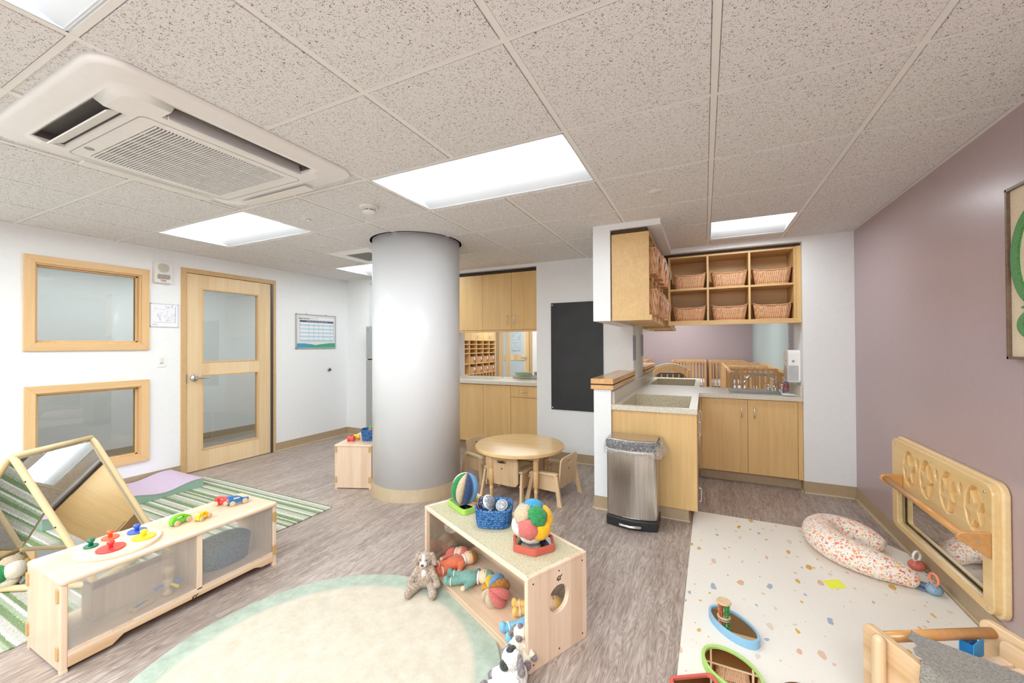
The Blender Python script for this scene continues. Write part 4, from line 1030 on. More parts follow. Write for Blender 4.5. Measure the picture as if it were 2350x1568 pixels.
# ------------------------------------------------------------ glued hardware for the shelves
def clips(t, pts):
    for p, ax in pts:
        m = MB()
        if ax == 'y': m.prism(rrect(p[0]-0.011, p[2]-0.03, p[0]+0.011, p[2]+0.03, 0.009), 'y', p[1]-0.006, p[1]+0.002)
        else: m.prism(rrect(p[1]-0.011, p[2]-0.03, p[1]+0.011, p[2]+0.03, 0.009), 'x', p[0]-0.002, p[0]+0.008)
        obj('joint_clip', m, wood('clip_wood', S(204, 168, 118), S(184, 146, 96), 'z') if 'clip_wood' not in bpy.data.materials else bpy.data.materials['clip_wood'], t, bevel=0.002)
def leaf_mark(t, loc, rotm, s=0.02):
    m = MB()
    for dx, dz, r in ((-0.8, -0.2, 0.5), (-0.1, 0.4, -0.4), (0.6, -0.1, 0.3), (1.1, 0.4, -0.2), (-0.4, -0.7, 0.9), (0.4, -0.8, -0.8)):
        m.prism(ell(dx*s*0.7, dz*s*0.7, s*0.42, s*0.15, 10, r+0.8), 'y', -0.0006, 0.0006)
    m.bm.transform(Matrix.Translation(loc) @ rotm)
    return obj('leaf_stamp', m, M_burn, t)

# long shelf at the left
def mk_frost():
    m, nt, b = _nt('frosted_acrylic')
    out = nt.nodes['Material Output']; nt.nodes.remove(b)
    r = _n(nt, 'ShaderNodeBsdfRefraction'); r.inputs['Roughness'].default_value = 0.13; r.inputs['IOR'].default_value = 1.04; r.inputs[0].default_value = (0.93, 0.95, 0.94, 1)
    d = _n(nt, 'ShaderNodeBsdfDiffuse'); d.inputs[0].default_value = (0.85, 0.87, 0.86, 1)
    g_ = _n(nt, 'ShaderNodeBsdfGlossy'); g_.inputs['Roughness'].default_value = 0.12
    tr = _n(nt, 'ShaderNodeBsdfTransparent'); m0 = _n(nt, 'ShaderNodeMixShader'); m0.inputs[0].default_value = 0.80; nt.links.new(r.outputs[0], m0.inputs[1]); nt.links.new(tr.outputs[0], m0.inputs[2]); r = m0
    m1 = _n(nt, 'ShaderNodeMixShader'); m1.inputs[0].default_value = 0.12; nt.links.new(r.outputs[0], m1.inputs[1]); nt.links.new(d.outputs[0], m1.inputs[2])
    m2 = _n(nt, 'ShaderNodeMixShader'); m2.inputs[0].default_value = 0.06; nt.links.new(m1.outputs[0], m2.inputs[1]); nt.links.new(g_.outputs[0], m2.inputs[2])
    nt.links.new(m2.outputs[0], out.inputs[0]); return m
M_frost = mk_frost()
sx, sy = -2.555, 1.137       # centre of the shelf on the floor
t = thing('low_shelf', 'long low maple toy shelf with frosted windows at the lower left', 'shelf', (sx, sy, 0))
LW, LL_, LH = 0.365, 0.915, 0.385
m = MB(); m.prism(rrect(-LW/2-0.004, -LL_/2-0.004, LW/2+0.006, LL_/2+0.004, 0.02), 'z', LH-0.022, LH); obj('top_board', m, M_plyy, t, bevel=0.007, seg=3)
for s in (-1, 1):
    m = MB(); y0 = s*(LL_/2-0.011); m.box((-LW/2+0.002, y0-0.011, 0.012), (LW/2-0.004, y0+0.011, LH-0.022)); obj('end_panel', m, M_ply, t, bevel=0.003)
    for xx in (-LW/2+0.014, LW/2-0.014):
        m = MB(); m.box((xx-0.012, y0-0.0112, 0), (xx+0.012, y0+0.0112, 0.014)); obj('foot', m, M_ply, t, bevel=0.002)
m = MB(); m.box((-LW/2+0.006, -LL_/2+0.022, 0.062), (LW/2-0.004, LL_/2-0.022, 0.080)); obj('bottom_board', m, M_plyy, t, bevel=0.002)
m = MB(); m.box((-LW/2+0.006, 0.035, 0.080), (LW/2-0.010, 0.053, LH-0.022)); obj('divider', m, M_ply, t, bevel=0.001)
for xx in (LW/2-0.012, -LW/2+0.012):
    m = MB(); m.prism([(-LL_/2+0.022, 0.062), (LL_/2-0.022, 0.062), (LL_/2-0.022, 0.030), (LL_/2-0.09, 0.030), (LL_/2-0.13, 0.046), (-LL_/2+0.20, 0.046), (-LL_/2+0.16, 0.020), (-LL_/2+0.022, 0.020)], 'x', xx-0.008, xx+0.008)
    obj('plinth_rail', m, wood('figured_maple', S(228, 200, 166), S(190, 150, 108), 'y', 0.35, 26) if 'figured_maple' not in bpy.data.materials else bpy.data.materials['figured_maple'], t, bevel=0.002)
for y0, y1 in ((-LL_/2+0.022, 0.035), (0.053, LL_/2-0.022)):
    m = MB(); m.box((LW/2-0.014, y0, 0.080), (LW/2-0.010, y1, LH-0.022)); obj('frosted_window', m, M_frost, t)
m = MB(); m.box((LW/2-0.018, 0.032, 0.08), (LW/2-0.004, 0.056, LH-0.022)).box((LW/2-0.018, -LL_/2+0.022, 0.080), (LW/2-0.004, LL_/2-0.022, 0.087)); obj('glazing_bar', m, M_ply, t, bevel=0.001)
clips(t, [((-LW/2+0.012, -LL_/2, 0.31), 'y'), ((-LW/2+0.012, -LL_/2, 0.09), 'y'), ((LW/2-0.028, -LL_/2, 0.32), 'y'), ((LW/2-0.028, -LL_/2, 0.085), 'y'), ((LW/2-0.004, LL_/2-0.014, 0.30), 'x'), ((LW/2-0.004, LL_/2-0.014, 0.10), 'x')])
leaf_mark(t, (LW/2-0.0035, 0.02, 0.054), Matrix.Rotation(PI/2, 4, 'Z'), 0.016)
low_shelf = t
# inside the shelf
t = thing('wooden_box', 'plain pale wooden box behind the frosted window of the long shelf', 'box', (-2.60, 0.985, 0.081), 0.06)
m = MB(); m.box((-0.05, -0.16, 0), (-0.038, 0.16, 0.14)).box((0.038, -0.16, 0), (0.05, 0.16, 0.14)).box((-0.038, -0.16, 0), (0.038, -0.148, 0.165)).box((-0.038, 0.148, 0), (0.038, 0.16, 0.165)).box((-0.038, -0.148, 0), (0.038, 0.148, 0.01)); obj('box_body', m, M_ply, t, bevel=0.003)
t = thing('rattle_toy', 'upright wooden rattle with blue and yellow pegs behind frosted window', 'rattle', (-2.475, 1.085, 0.081))
m = MB(); m.lathe([(0.026, 0), (0.024, 0.012), (0.012, 0.02), (0.012, 0.10), (0.02, 0.105), (0.03, 0.125), (0.02, 0.145), (0.004, 0.15)], 18); m.lathe([(0.019, 0.04), (0.021, 0.045), (0.021, 0.075), (0.019, 0.08)], 18); obj('wooden_post', m, M_chair, t)
for col, d_ in (((60, 130, 210), (0, -1)), ((60, 130, 210), (0.2, 1)), ((235, 205, 60), (1, 0.4))):
    m = MB(); m.cap((0.01*d_[0], 0.01*d_[1], 0.055), (0.05*d_[0], 0.05*d_[1], 0.055-0.012*d_[0]), 0.0055, 0.008); obj('coloured_peg', m, solid('peg_%d' % col[0], col), t)
t = thing('bead_rattle', 'flat wooden rattle frame with blue bead behind frosted window', 'rattle', (-2.465, 0.975, 0.081), 0.25)
m = MB(); holes(m, -0.022, 0.022, -0.045, 0.045, [(-0.011, 0.011, -0.032, 0.032)], lambda mm, a, b, p, q: mm.box((a, p, 0), (b, q, 0.02))); obj('rattle_frame', m, M_chair, t, bevel=0.004)
m = MB(); m.cap((0, -0.012, 0.010), (0, 0.012, 0.010), 0.009); obj('blue_bead', m, solid('bead_blue', (60, 130, 210)), t)
m = MB(); m.tube([(0, -0.034, 0.010), (0, 0.034, 0.010)], 0.003, 8); obj('metal_rod', m, M_steel, t)

def mk_rope(name, c1, c2):
    m, nt, b = _nt(name)
    v = _coord(nt)
    vo = _n(nt, 'ShaderNodeTexVoronoi'); vo.inputs['Scale'].default_value = 95; nt.links.new(v, vo.inputs['Vector'])
    nt.links.new(_ramp(nt, vo.outputs['Distance'], [(0.1, c1), (0.75, c2)]), b.inputs['Base Color'])
    b.inputs['Roughness'].default_value = 0.85; b.inputs['Specular IOR Level'].default_value = 0.2
    n = _n(nt, 'ShaderNodeBump', invert=True); n.inputs['Strength'].default_value = 0.8; n.inputs['Distance'].default_value = 0.004
    nt.links.new(vo.outputs['Distance'], n.inputs['Height']); nt.links.new(n.outputs[0], b.inputs['Normal']); return m
M_rope = mk_rope('blue_crochet_rope', S(92, 140, 192), S(40, 78, 130))
M_ropeD = mk_rope('navy_crochet_rope', S(70, 104, 148), S(34, 56, 96))
def rope_basket(name, label, loc, rz, W, D, H, e=0.6, coils=9, mat_=None, group=None, taper=0.88, dip=0.0):
    t = thing(name, label, 'basket', loc, rz, group)
    m = MB(); n = 72
    def pt(a, f, off, zz):
        c_, s_ = math.cos(a), math.sin(a)
        s = taper+(1-taper)*f
        kx = math.copysign(abs(c_)**e, c_)*(W/2*s-off); ky = math.copysign(abs(s_)**e, s_)*(D/2*s-off)
        return (kx, ky, zz-dip*f*(1-min(1, abs(math.cos(a))*1.2)))
    prof = []
    for c_ in range(coils):
        for q in range(5):
            f = (c_+q/5)/coils; prof.append((f, 0.0045-0.0045*math.sin(PI*q/5)))
    prof.append((1.0, 0.003)); prof.append((1.03, 0.006)); prof.append((1.02, 0.010))
    inner = [(0.8, 0.012), (0.5, 0.012), (0.08, 0.012)]
    rings = [[m.bm.verts.new(pt(2*PI*i/n, min(f, 1), off*(1+0.3*math.sin(i*1.9+f*40)), f*H)) for i in range(n)] for f, off in prof+inner]
    for A, B in zip(rings, rings[1:]): m._faces([m.bm.faces.new([A[i], A[(i+1) % n], B[(i+1) % n], B[i]]) for i in range(n)], True)
    m._faces([m.bm.faces.new(rings[0][::-1]), m.bm.faces.new(rings[-1])])
    obj('crocheted_body', m, mat_ or M_rope, t); return t
rope_basket('rope_basket', 'navy rope basket behind the frosted right window of the long shelf', (-2.56, 1.395, 0.081), 0.0, 0.20, 0.27, 0.13, 0.7, 9, M_ropeD)

# puzzle board on the shelf
PZ = LH+0.0005
t = thing('puzzle_board', 'round pale wooden puzzle board on the long low shelf', 'puzzle board', (-2.555, 0.925, PZ), 0.0)
m = MB(); m.prism(ell(0, 0, 0.155, 0.155, 64), 'z', 0, 0.014); obj('board', m, wood('puzzle_ply', S(240, 222, 194), S(226, 204, 170), 'y', 0.35), t, bevel=0.002)
def knob_disc(label, x, y, r, rgb):
    t = thing('puzzle_piece', label, 'puzzle piece', (x, y, PZ+0.0145), 0, 'knobbed puzzle discs on the round board')
    mm = solid('paint_%d_%d' % (rgb[0], rgb[1]), rgb, 0.3, 0.3)
    m = MB(); m.lathe([(r, 0), (r, 0.006), (r-0.002, 0.008)], 40); obj('disc', m, mm, t)
    m = MB(); m.lathe([(0.009, 0.008), (0.0075, 0.018), (0.013, 0.024), (0.0155, 0.031), (0.012, 0.037), (0.004, 0.040)], 20); obj('knob', m, mm, t)
knob_disc('largest knobbed disc on the puzzle board, red', -2.505, 0.878, 0.052, (228, 62, 58))
knob_disc('yellow knobbed disc on the puzzle board', -2.505, 1.000, 0.045, (238, 208, 40))
knob_disc('blue knobbed disc on the puzzle board', -2.612, 1.015, 0.038, (52, 92, 190))
knob_disc('orange-red knobbed disc on the puzzle board', -2.645, 0.925, 0.033, (238, 96, 50))
knob_disc('small dark green knobbed disc on the puzzle board', -2.615, 0.846, 0.026, (24, 110, 84))

# toy cars
def toy_car(label, loc, rz, rgb, style, s=1.0):
    t = thing('toy_car', label, 'toy car', loc, rz, 'wooden toy cars on the long shelf')
    paint = solid('car_%d_%d' % (rgb[0], rgb[1]), rgb, 0.3, 0.4)
    if style == 0: pr = [(-0.052, 0.010), (0.052, 0.010), (0.054, 0.022), (0.040, 0.036), (0.012, 0.052), (-0.020, 0.056), (-0.045, 0.048), (-0.055, 0.030)]
    elif style == 1: pr = [(-0.045, 0.010), (0.045, 0.010), (0.047, 0.024), (0.030, 0.034), (0.012, 0.052), (-0.038, 0.054), (-0.046, 0.044)]
    else: pr = [(-0.050, 0.012), (0.050, 0.012), (0.056, 0.028), (0.030, 0.030), (0.0, 0.050), (-0.030, 0.056), (-0.058, 0.058), (-0.048, 0.046)]
    pr = [(a*s, b*s) for a, b in pr]
    m = MB(); m.prism(pr, 'y', -0.013*s, 0.013*s); b = obj('car_body', m, paint, t, bevel=0.003)
    k = MB(); hole = [(-0.028*s, 0.030*s), (0.008*s, 0.030*s), (0.020*s, 0.033*s), (0.002*s, 0.044*s), (-0.024*s, 0.046*s)]
    k.prism(hole, 'y', -0.03, 0.03); cut(b, k)
    for x in (-0.032*s, 0.032*s):
        m = MB(); m.tube([(x, -0.024*s, 0.015*s), (x, 0.024*s, 0.015*s)], 0.003*s, 8); obj('axle', m, M_chair, t)
        for y in (-1, 1):
            m = MB(); m.lathe([(0.010*s, 0), (0.0150*s, 0.002*s), (0.0150*s, 0.008*s), (0.011*s, 0.010*s)], 20, M=Matrix.Translation((x, y*0.016*s, 0.0150*s)) @ Matrix.Rotation(-y*PI/2, 4, 'X')); obj('wheel', m, M_chair, t)
    return t
CZ = LH
toy_car('green wooden toy car on the long shelf, nearest the puzzle board', (-2.562, 1.180, CZ), 1.75, (110, 200, 40), 0, 0.95)
toy_car('yellow wooden toy car on the long shelf', (-2.510, 1.262, CZ), 1.95, (245, 205, 20), 1, 0.82)
toy_car('red wooden toy car behind the blue one on the long shelf', (-2.628, 1.428, CZ), 0.5, (222, 62, 60), 1, 0.9)
toy_car('blue wooden toy car at the far end of the long shelf', (-2.560, 1.475, CZ), 1.3, (30, 112, 180), 2, 1.0)

# mirror prism
A1 = Vector((-3.425, 0.79, 0.76)); axd = Vector((-0.5103, 0.860, 0)).normalized(); prd = Vector((axd.y, -axd.x, 0)); SL, SB, SH = 0.453, 0.86, 0.745
org = Vector((-3.052, 1.010, 0.010))-prd*SB/2
t = thing('triangle_mirror', 'tent-shaped triangular mirror in a tan wooden frame at the far left', 'mirror tent', (org.x, org.y, 0.010), math.atan2(axd.y, axd.x)-PI/2)
# local: y along the ridge, x across
hb = SB/2; fr = 0.017
M_tri = solid('tan_tube_frame', (222, 196, 150), 0.35)
ridge = lambda y: [(hb, y, fr), (hb*0.06, y, SH-0.03), (0.0, y, SH), (-hb*0.06, y, SH-0.03), (-hb, y, fr)]
def arc_tri(y):
    P_ = []
    for a, b in (((hb, fr), (0.0, SH)), ((0.0, SH), (-hb, fr)), ((-hb, fr), (hb, fr))):
        for f in (0.06, 0.5, 0.94): P_.append((a[0]+(b[0]-a[0])*f, y, a[1]+(b[1]-a[1])*f))
        P_.append((b[0]*0.985+0, y, b[1]-(0.012 if b[1] > 0.3 else -0.006)))
    return P_
for y in (0.0, SL):
    m = MB(); m.tube(arc_tri(y), fr, 10, closed=True); obj('triangle_frame', m, M_tri, t)
for x, z in ((0.0, SH-0.012), (hb*0.985, fr+0.006), (-hb*0.985, fr+0.006)):
    m = MB(); m.tube([(x, 0, z), (x, SL, z)], fr*0.95, 10); obj('long_rail', m, M_tri, t)
def slab(a, b, y0, y1, th, name):
    a, b = Vector((a[0], 0, a[1])), Vector((b[0], 0, b[1])); d = (b-a).normalized(); nrm = Vector((d.z, 0, -d.x))
    m = MB(); m.prism([tuple((p+nrm*o)[i] for i in (0, 2)) for p, o in ((a, -th/2), (b, -th/2), (b, th/2), (a, th/2))], 'y', y0, y1); return obj(name, m, M_mirror, t)
slab((hb-0.03, 0.045), (0.012, SH-0.035), 0.012, SL-0.012, 0.007, 'mirror_pane')
slab((-hb+0.03, 0.045), (-0.012, SH-0.035), 0.012, SL-0.012, 0.007, 'mirror_pane')
m = MB(); m.box((-hb+0.03, 0.012, 0.014), (hb-0.03, SL-0.012, 0.020)); obj('mirror_pane', m, M_mirror, t)
for f in (0.12, 0.45, 0.8):
    m = MB(); m.lathe([(0.005, 0), (0.004, 0.002)], 10, M=Matrix.Translation((hb*(1-f), -fr*0.96, fr+(SH-fr)*f)) @ Matrix.Rotation(PI/2, 4, 'X')); obj('screw', m, M_burn, t)
tri_t = t

# ------------------------------------------------------------ carpeted bench
RB = Matrix.Rotation(-0.4608, 4, 'Z')
bx_, by_ = -0.998, 1.866
t = thing('carpeted_bench', 'low maple toy bench with carpeted top and round hole in its end', 'bench shelf', (bx_, by_, 0), -0.4608)
BL, BW, BH = 0.945, 0.355, 0.392
M_sisal = plush('tan_loop_carpet', S(206, 196, 166), S(168, 156, 122), 190, 0.8, 0.004)
for s in (-1, 1):
    m = MB(); x0 = s*(BL/2-0.011); m.prism(rrect(-BW/2, 0.0, BW/2, BH, 0.012, 4), 'x', x0-0.011, x0+0.011); e = obj('end_panel', m, M_ply, t)
    k = MB(); k.prism(ell(0.0, 0.245, 0.058, 0.058, 36), 'x', x0-0.05, x0+0.05); cut(e, k)
    md = e.modifiers.new('bev', 'BEVEL'); md.width = 0.003; md.segments = 2; md.limit_method = 'ANGLE'; md.angle_limit = 0.7
    xo = x0+s*0.011
    for y, z in ((-BW/2+0.03, 0.36), (BW/2-0.03, 0.36), (-BW/2+0.03, 0.03), (BW/2-0.03, 0.03), (0, 0.365), (0, 0.03)):
        m = MB(); m.lathe([(0.004, 0), (0.0035, 0.0012)], 10, M=Matrix.Translation((xo, y, z)) @ Matrix.Rotation(s*PI/2, 4, 'Y')); obj('screw', m, M_burn, t)
    m = MB(); x1_ = x0-s*0.014; m.box((min(x1_, x1_-s*0.003), -BW/2+0.02, 0.06), (max(x1_, x1_-s*0.003), BW/2-0.02, BH-0.03)) if s < 0 else None
    if s < 0: obj('clear_panel', m, M_glass, t)
    else: m.bm.free()
leaf_mark(t, (BL/2+0.0006, 0.0, 0.335), Matrix.Rotation(PI/2, 4, 'Z'), 0.017)
m = MB(); m.box((-BL/2+0.022, -BW/2+0.004, BH-0.022), (BL/2-0.022, BW/2-0.004, BH-0.008)); obj('top_board', m, M_plyx, t, bevel=0.002)
m = MB(); m.box((-BL/2+0.012, -BW/2+0.014, BH-0.008), (BL/2-0.012, BW/2-0.014, BH-0.002)); obj('carpet_inlay', m, M_sisal, t)
for y in (-BW/2+0.007, BW/2-0.007):
    m = MB(); m.box((-BL/2, y-0.008, BH-0.020), (BL/2, y+0.008, BH+0.002)); obj('top_lip', m, M_plyx, t, bevel=0.005, seg=3)
for x in (-BL/2+0.007, BL/2-0.007):
    m = MB(); m.box((x-0.008, -BW/2, BH-0.016), (x+0.008, BW/2, BH+0.002)); obj('top_lip', m, M_ply, t, bevel=0.005, seg=3)
m = MB(); m.box((-BL/2+0.022, -BW/2+0.002, 0.030), (BL/2-0.022, BW/2-0.002, 0.046)); obj('bottom_board', m, M_plyx, t, bevel=0.003)
m = MB(); m.box((-BL/2+0.022, -BW/2+0.006, 0.0), (BL/2-0.022, -BW/2+0.020, 0.030)); obj('plinth_rail', m, M_plyx, t)
m = MB(); m.box((-BL/2+0.022, BW/2-0.012, 0.046), (BL/2-0.022, BW/2-0.008, 0.25)); obj('clear_back', m, M_glass, t)
m = MB(); m.box((-BL/2+0.022, BW/2-0.014, 0.046), (BL/2-0.022, BW/2-0.002, 0.062)); obj('back_rail', m, M_plyx, t)
bench = t
def onb(x, y, z=0.0):
    v = RB @ Vector((x, y, 0)); return (bx_+v.x, by_+v.y, z)

# toys on the bench
TZ = BH-0.001
def ramp_obj_col(n): return n
M_tealp = plush('teal_plush', S(128, 170, 160), S(96, 140, 130), 220, 0.3, 0.002)
M_coral = plush('coral_plush', S(232, 130, 96), S(208, 100, 70), 220, 0.3, 0.002)
M_pinkp = plush('salmon_plush', S(226, 132, 116), S(200, 104, 92), 220, 0.3, 0.002)
M_yelp = plush('apricot_plush', S(240, 196, 120), S(222, 170, 90), 220, 0.3, 0.002)
M_bluep = plush('sky_blue_plush', S(136, 192, 222), S(104, 164, 200), 220, 0.3, 0.002)
M_skin = plush('doll_skin_cloth', S(240, 206, 176), S(226, 186, 152), 300, 0.15, 0.001)
M_cuff = plush('white_cuff', S(240, 236, 230), S(222, 216, 210), 200, 0.3)
M_yrib = plush('yellow_corduroy', S(244, 190, 40), S(222, 160, 20), 260, 0.5)
M_green = plush('green_knit', S(64, 150, 90), S(36, 110, 64), 150, 0.9)
M_aqua = plush('aqua_velour', S(104, 196, 190), S(78, 170, 166), 260, 0.3)
M_cream = plush('cream_fleece', S(238, 230, 214), S(214, 202, 182), 180, 0.5)
M_rose = plush('rose_velour', S(206, 118, 112), S(180, 92, 90), 260, 0.3)
M_navy = plush('navy_velour', S(58, 78, 112), S(34, 50, 82), 260, 0.3)
M_denim = plush('denim_blue', S(120, 160, 200), S(84, 126, 170), 260, 0.3)
M_tanrib = plush('tan_corduroy', S(216, 196, 168), S(170, 146, 116), 300, 0.7)
M_mustf = plush('mustard_fur', S(206, 160, 50), S(160, 116, 20), 120, 1.0, 0.006)
M_brownf = plush('brown_fur', S(190, 130, 60), S(146, 92, 30), 120, 1.0, 0.006)
M_fluffb = plush('bright_blue_fluff', S(70, 170, 215), S(30, 130, 185), 160, 1.0, 0.006)

def tray_mirror(name, label, loc, rz, pts, h, rim, rgb, cat='toy mirror'):
    t = thing(name, label, cat, loc, rz)
    m = MB(); c_ = Vector((sum(p[0] for p in pts)/len(pts), sum(p[1] for p in pts)/len(pts)))
    k = 1-rim/(max((Vector(p)-c_).length for p in pts))
    inn = [tuple(c_+(Vector(p)-c_)*k) for p in pts]
    n = len(pts)
    V = [[m.bm.verts.new((x, y, z)) for x, y in P_] for P_, z in ((pts, 0), (pts, h), (inn, h), (inn, h-0.008))]
    for A, B in zip(V, V[1:]): m._faces([m.bm.faces.new([A[i], A[(i+1) % n], B[(i+1) % n], B[i]]) for i in range(n)])
    m._faces([m.bm.faces.new(V[0][::-1])])
    m._faces([m.bm.faces.new(V[3])])
    obj('painted_frame', m, solid('tray_%d_%d' % (rgb[0], rgb[1]), rgb, 0.5), t, bevel=0.002)
    m = MB(); m.prism(inn, 'z', h-0.0078, h-0.006); obj('mirror_glass', m, M_mirror, t)
    return t
hexp = [(0.105*math.cos(PI*k/3+PI/6)*1.05, 0.105*math.sin(PI*k/3+PI/6)*0.95) for k in range(6)]
def round_poly(pts, r, n=5):
    out = []
    N = len(pts)
    for i in range(N):
        p, a, b = Vector(pts[i]), Vector(pts[i-1]), Vector(pts[(i+1) % N])
        u, v = (a-p).normalized(), (b-p).normalized()
        for k in range(n+1):
            f = k/n; q0 = p+u*r*(1-f); q1 = p+v*r*f
            out.append(tuple(q0+(q1-q0)*f))
    return out
hx_ = (-0.735, 1.755)
tray_mirror('hexagon_mirror', 'red hexagonal wooden mirror tray on the carpeted bench', (hx_[0], hx_[1], TZ), 0.45, round_poly(hexp, 0.012), 0.032, 0.014, (192, 92, 76))
tray_mirror('green_mirror', 'lime green wooden mirror tray at the far end of the carpeted bench', (-1.275, 2.02, TZ), -0.46, round_poly([(-0.10, -0.075), (0.11, -0.085), (0.10, 0.085), (-0.08, 0.09)], 0.03), 0.030, 0.013, (160, 206, 84))
# segmented plush balls
def wedge_ball(label, loc, R_, cols, lobes=8, sq=1.0, rot=(0, 0, 0), twist=0.0):
    t = thing('segmented_plush_ball', label, 'plush ball', loc, 0)
    Mr = Euler(rot).to_matrix().to_4x4()
    for i in range(lobes):
        a0 = 2*PI*i/lobes; w_ = PI/lobes
        m = MB(); n = 12; q = 10; rows = []
        for j in range(n+1):
            th = PI*j/n; row = []
            for k in range(q+1):
                a = a0+w_*(2*k/q-1); bul = math.cos((2*k/q-1)*PI/2)**0.5 if abs(2*k/q-1) < 1 else 0
                rr = R_*(0.72+0.28*bul); row.append(Mr @ Vector((rr*math.sin(th)*math.cos(a), rr*math.sin(th)*math.sin(a), R_*sq*math.cos(th)*(0.9+0.1*bul))))
            rows.append([m.bm.verts.new(p) for p in row])
        for A, B in zip(rows, rows[1:]):
            m._faces([m.bm.faces.new([A[k], A[k+1], B[k+1], B[k]]) for k in range(q)], True)
        bmesh.ops.remove_doubles(m.bm, verts=m.bm.verts, dist=1e-5)
        o = obj('plush_segment', m, cols[i % len(cols)], t)
    m = MB(); m.ball((0, 0, 0), R_*0.74, 16, M=Mr); obj('core', m, cols[0], t)
    return t
wedge_ball('plush ball of green, tan, navy and blue segments on the green tray', (-1.262, 1.985, TZ+0.030+0.088), 0.082, [M_denim, M_cream, M_cream, M_green, M_tanrib, M_navy, M_denim, M_denim], 8, 1.12, (0.15, 0.1, -4.60))
# puzzle ball: stuffed lobes radiating from the centre
def puzzle_ball(label, loc, R_):
    t = thing('puzzle_plush_ball', label, 'plush ball', loc, 0)
    ph = (1+5**0.5)/2; dirs = []
    for a, b in ((1, ph), (-1, ph), (1, -ph), (-1, -ph)):
        dirs += [Vector((0, a, b)), Vector((a, b, 0)), Vector((b, 0, a))]
    rotm = Euler((0.3, 0.2, 0.7)).to_matrix()
    mats = [M_green, M_rose, M_cream, M_yrib, M_aqua, M_fluffb, M_tanrib, M_yrib, M_denim, M_cream, M_aqua, M_navy]
    # choose a colour for each by where it faces: top blue, front rose/cream/green, sides aqua and yellow
    want = [((0.0, 0.1, 1.0), M_fluffb), ((0.1, -0.5, 0.6), M_green), ((-0.5, -0.3, 0.7), M_tanrib), ((0.6, -0.1, 0.55), M_yrib), ((0.0, -1, 0.0), M_rose), ((-0.7, -0.6, 0.0), M_cream), ((0.5, -0.8, -0.2), M_yrib), ((-1, 0.1, 0.25), M_aqua), ((0.95, 0.1, 0.0), M_denim), ((-0.4, -0.6, -0.7), M_cream), ((0.1, -0.4, -0.9), M_denim), ((0.3, 0.9, 0.2), M_cream)]
    left = [rotm @ d.normalized() for d in dirs]
    for w_, mt in want:
        w_ = Vector(w_).normalized(); left.sort(key=lambda d: -d.dot(w_)); d = left.pop(0)
        z = d.to_track_quat('Z', 'Y').to_matrix().to_4x4()
        m = MB(); prof = [(0.004, 0.0), (R_*0.26, R_*0.30), (R_*0.46, R_*0.60), (R_*0.54, R_*0.78), (R_*0.44, R_*0.95), (R_*0.22, R_*1.07), (0.002, R_*1.10)]
        m.lathe(prof, 20, M=z, wob=lambda a, zz: 1+0.07*math.cos(5*a)); obj('stuffed_lobe', m, mt, t)
    m = MB(); m.ball((0, 0, 0), R_*0.6, 14); obj('core', m, M_yrib, t)
    return t
puzzle_ball('multicoloured patchwork puzzle ball standing on the red hexagonal tray', (-0.745, 1.765, TZ+0.024+0.088), 0.092)
# blue crochet basket with clear balls
rope_basket('rope_basket', 'bright blue crocheted basket on the carpeted bench', (-1.025, 1.905, TZ), -0.46+PI/4+0.05, 0.205, 0.205, 0.095, 0.55, 8, M_rope)
def glassball(name, label, loc, r, face, rgb, rot):
    t = thing(name, label, 'sensory ball', loc, 0)
    R_ = Euler(rot).to_matrix().to_4x4()
    m = MB(); m.ball((0, 0, 0), r, 28); obj('clear_shell', m, glass_mat('clear_plastic', (0.80, 0.84, 0.90, 1), 0.06) if 'clear_plastic' not in bpy.data.materials else bpy.data.materials['clear_plastic'], t)
    m = MB(); m.lathe([(r*0.80, r*0.62), (r*0.82, r*0.66), (r*0.5, r*0.80), (0.002, r*0.84)], 28, M=R_); obj('silver_cap', m, M_offw, t)
    for k in range(8):
        a = PI*k/4; m = MB(); m.tube([R_ @ Vector((r*0.15*math.cos(a), r*0.15*math.sin(a), r*0.85)), R_ @ Vector((r*0.62*math.cos(a), r*0.62*math.sin(a), r*0.75))], r*0.03, 6); obj('cap_rib', m, M_grey, t)
    m = MB()
    m.tube([R_ @ Vector((r*1.0*math.cos(2*PI*k/32), r*1.0*math.sin(2*PI*k/32), -r*0.1)) for k in range(32)], r*0.03, 6, closed=True); obj('coloured_ring', m, solid('ring_%d' % rgb[0], rgb), t)
    m = MB(); m.ball((0, 0, -r*0.3), (r*0.5, r*0.5, r*0.35), 14, M=R_); obj('inner_drum', m, plain('grey_blue_drum', S(110, 125, 150), 0.2, metal=0.4), t)
glassball('clear_sensory_ball', 'large clear plastic ball in the bright blue basket', (-1.075, 1.90, TZ+0.088), 0.050, None, (226, 120, 90), (0.4, 0.9, 0.2))
glassball('clear_sensory_ball', 'smaller silver-lidded ball in the bright blue basket', (-0.985, 1.925, TZ+0.078), 0.040, None, (130, 170, 90), (0.75, 0.2, 0.0))

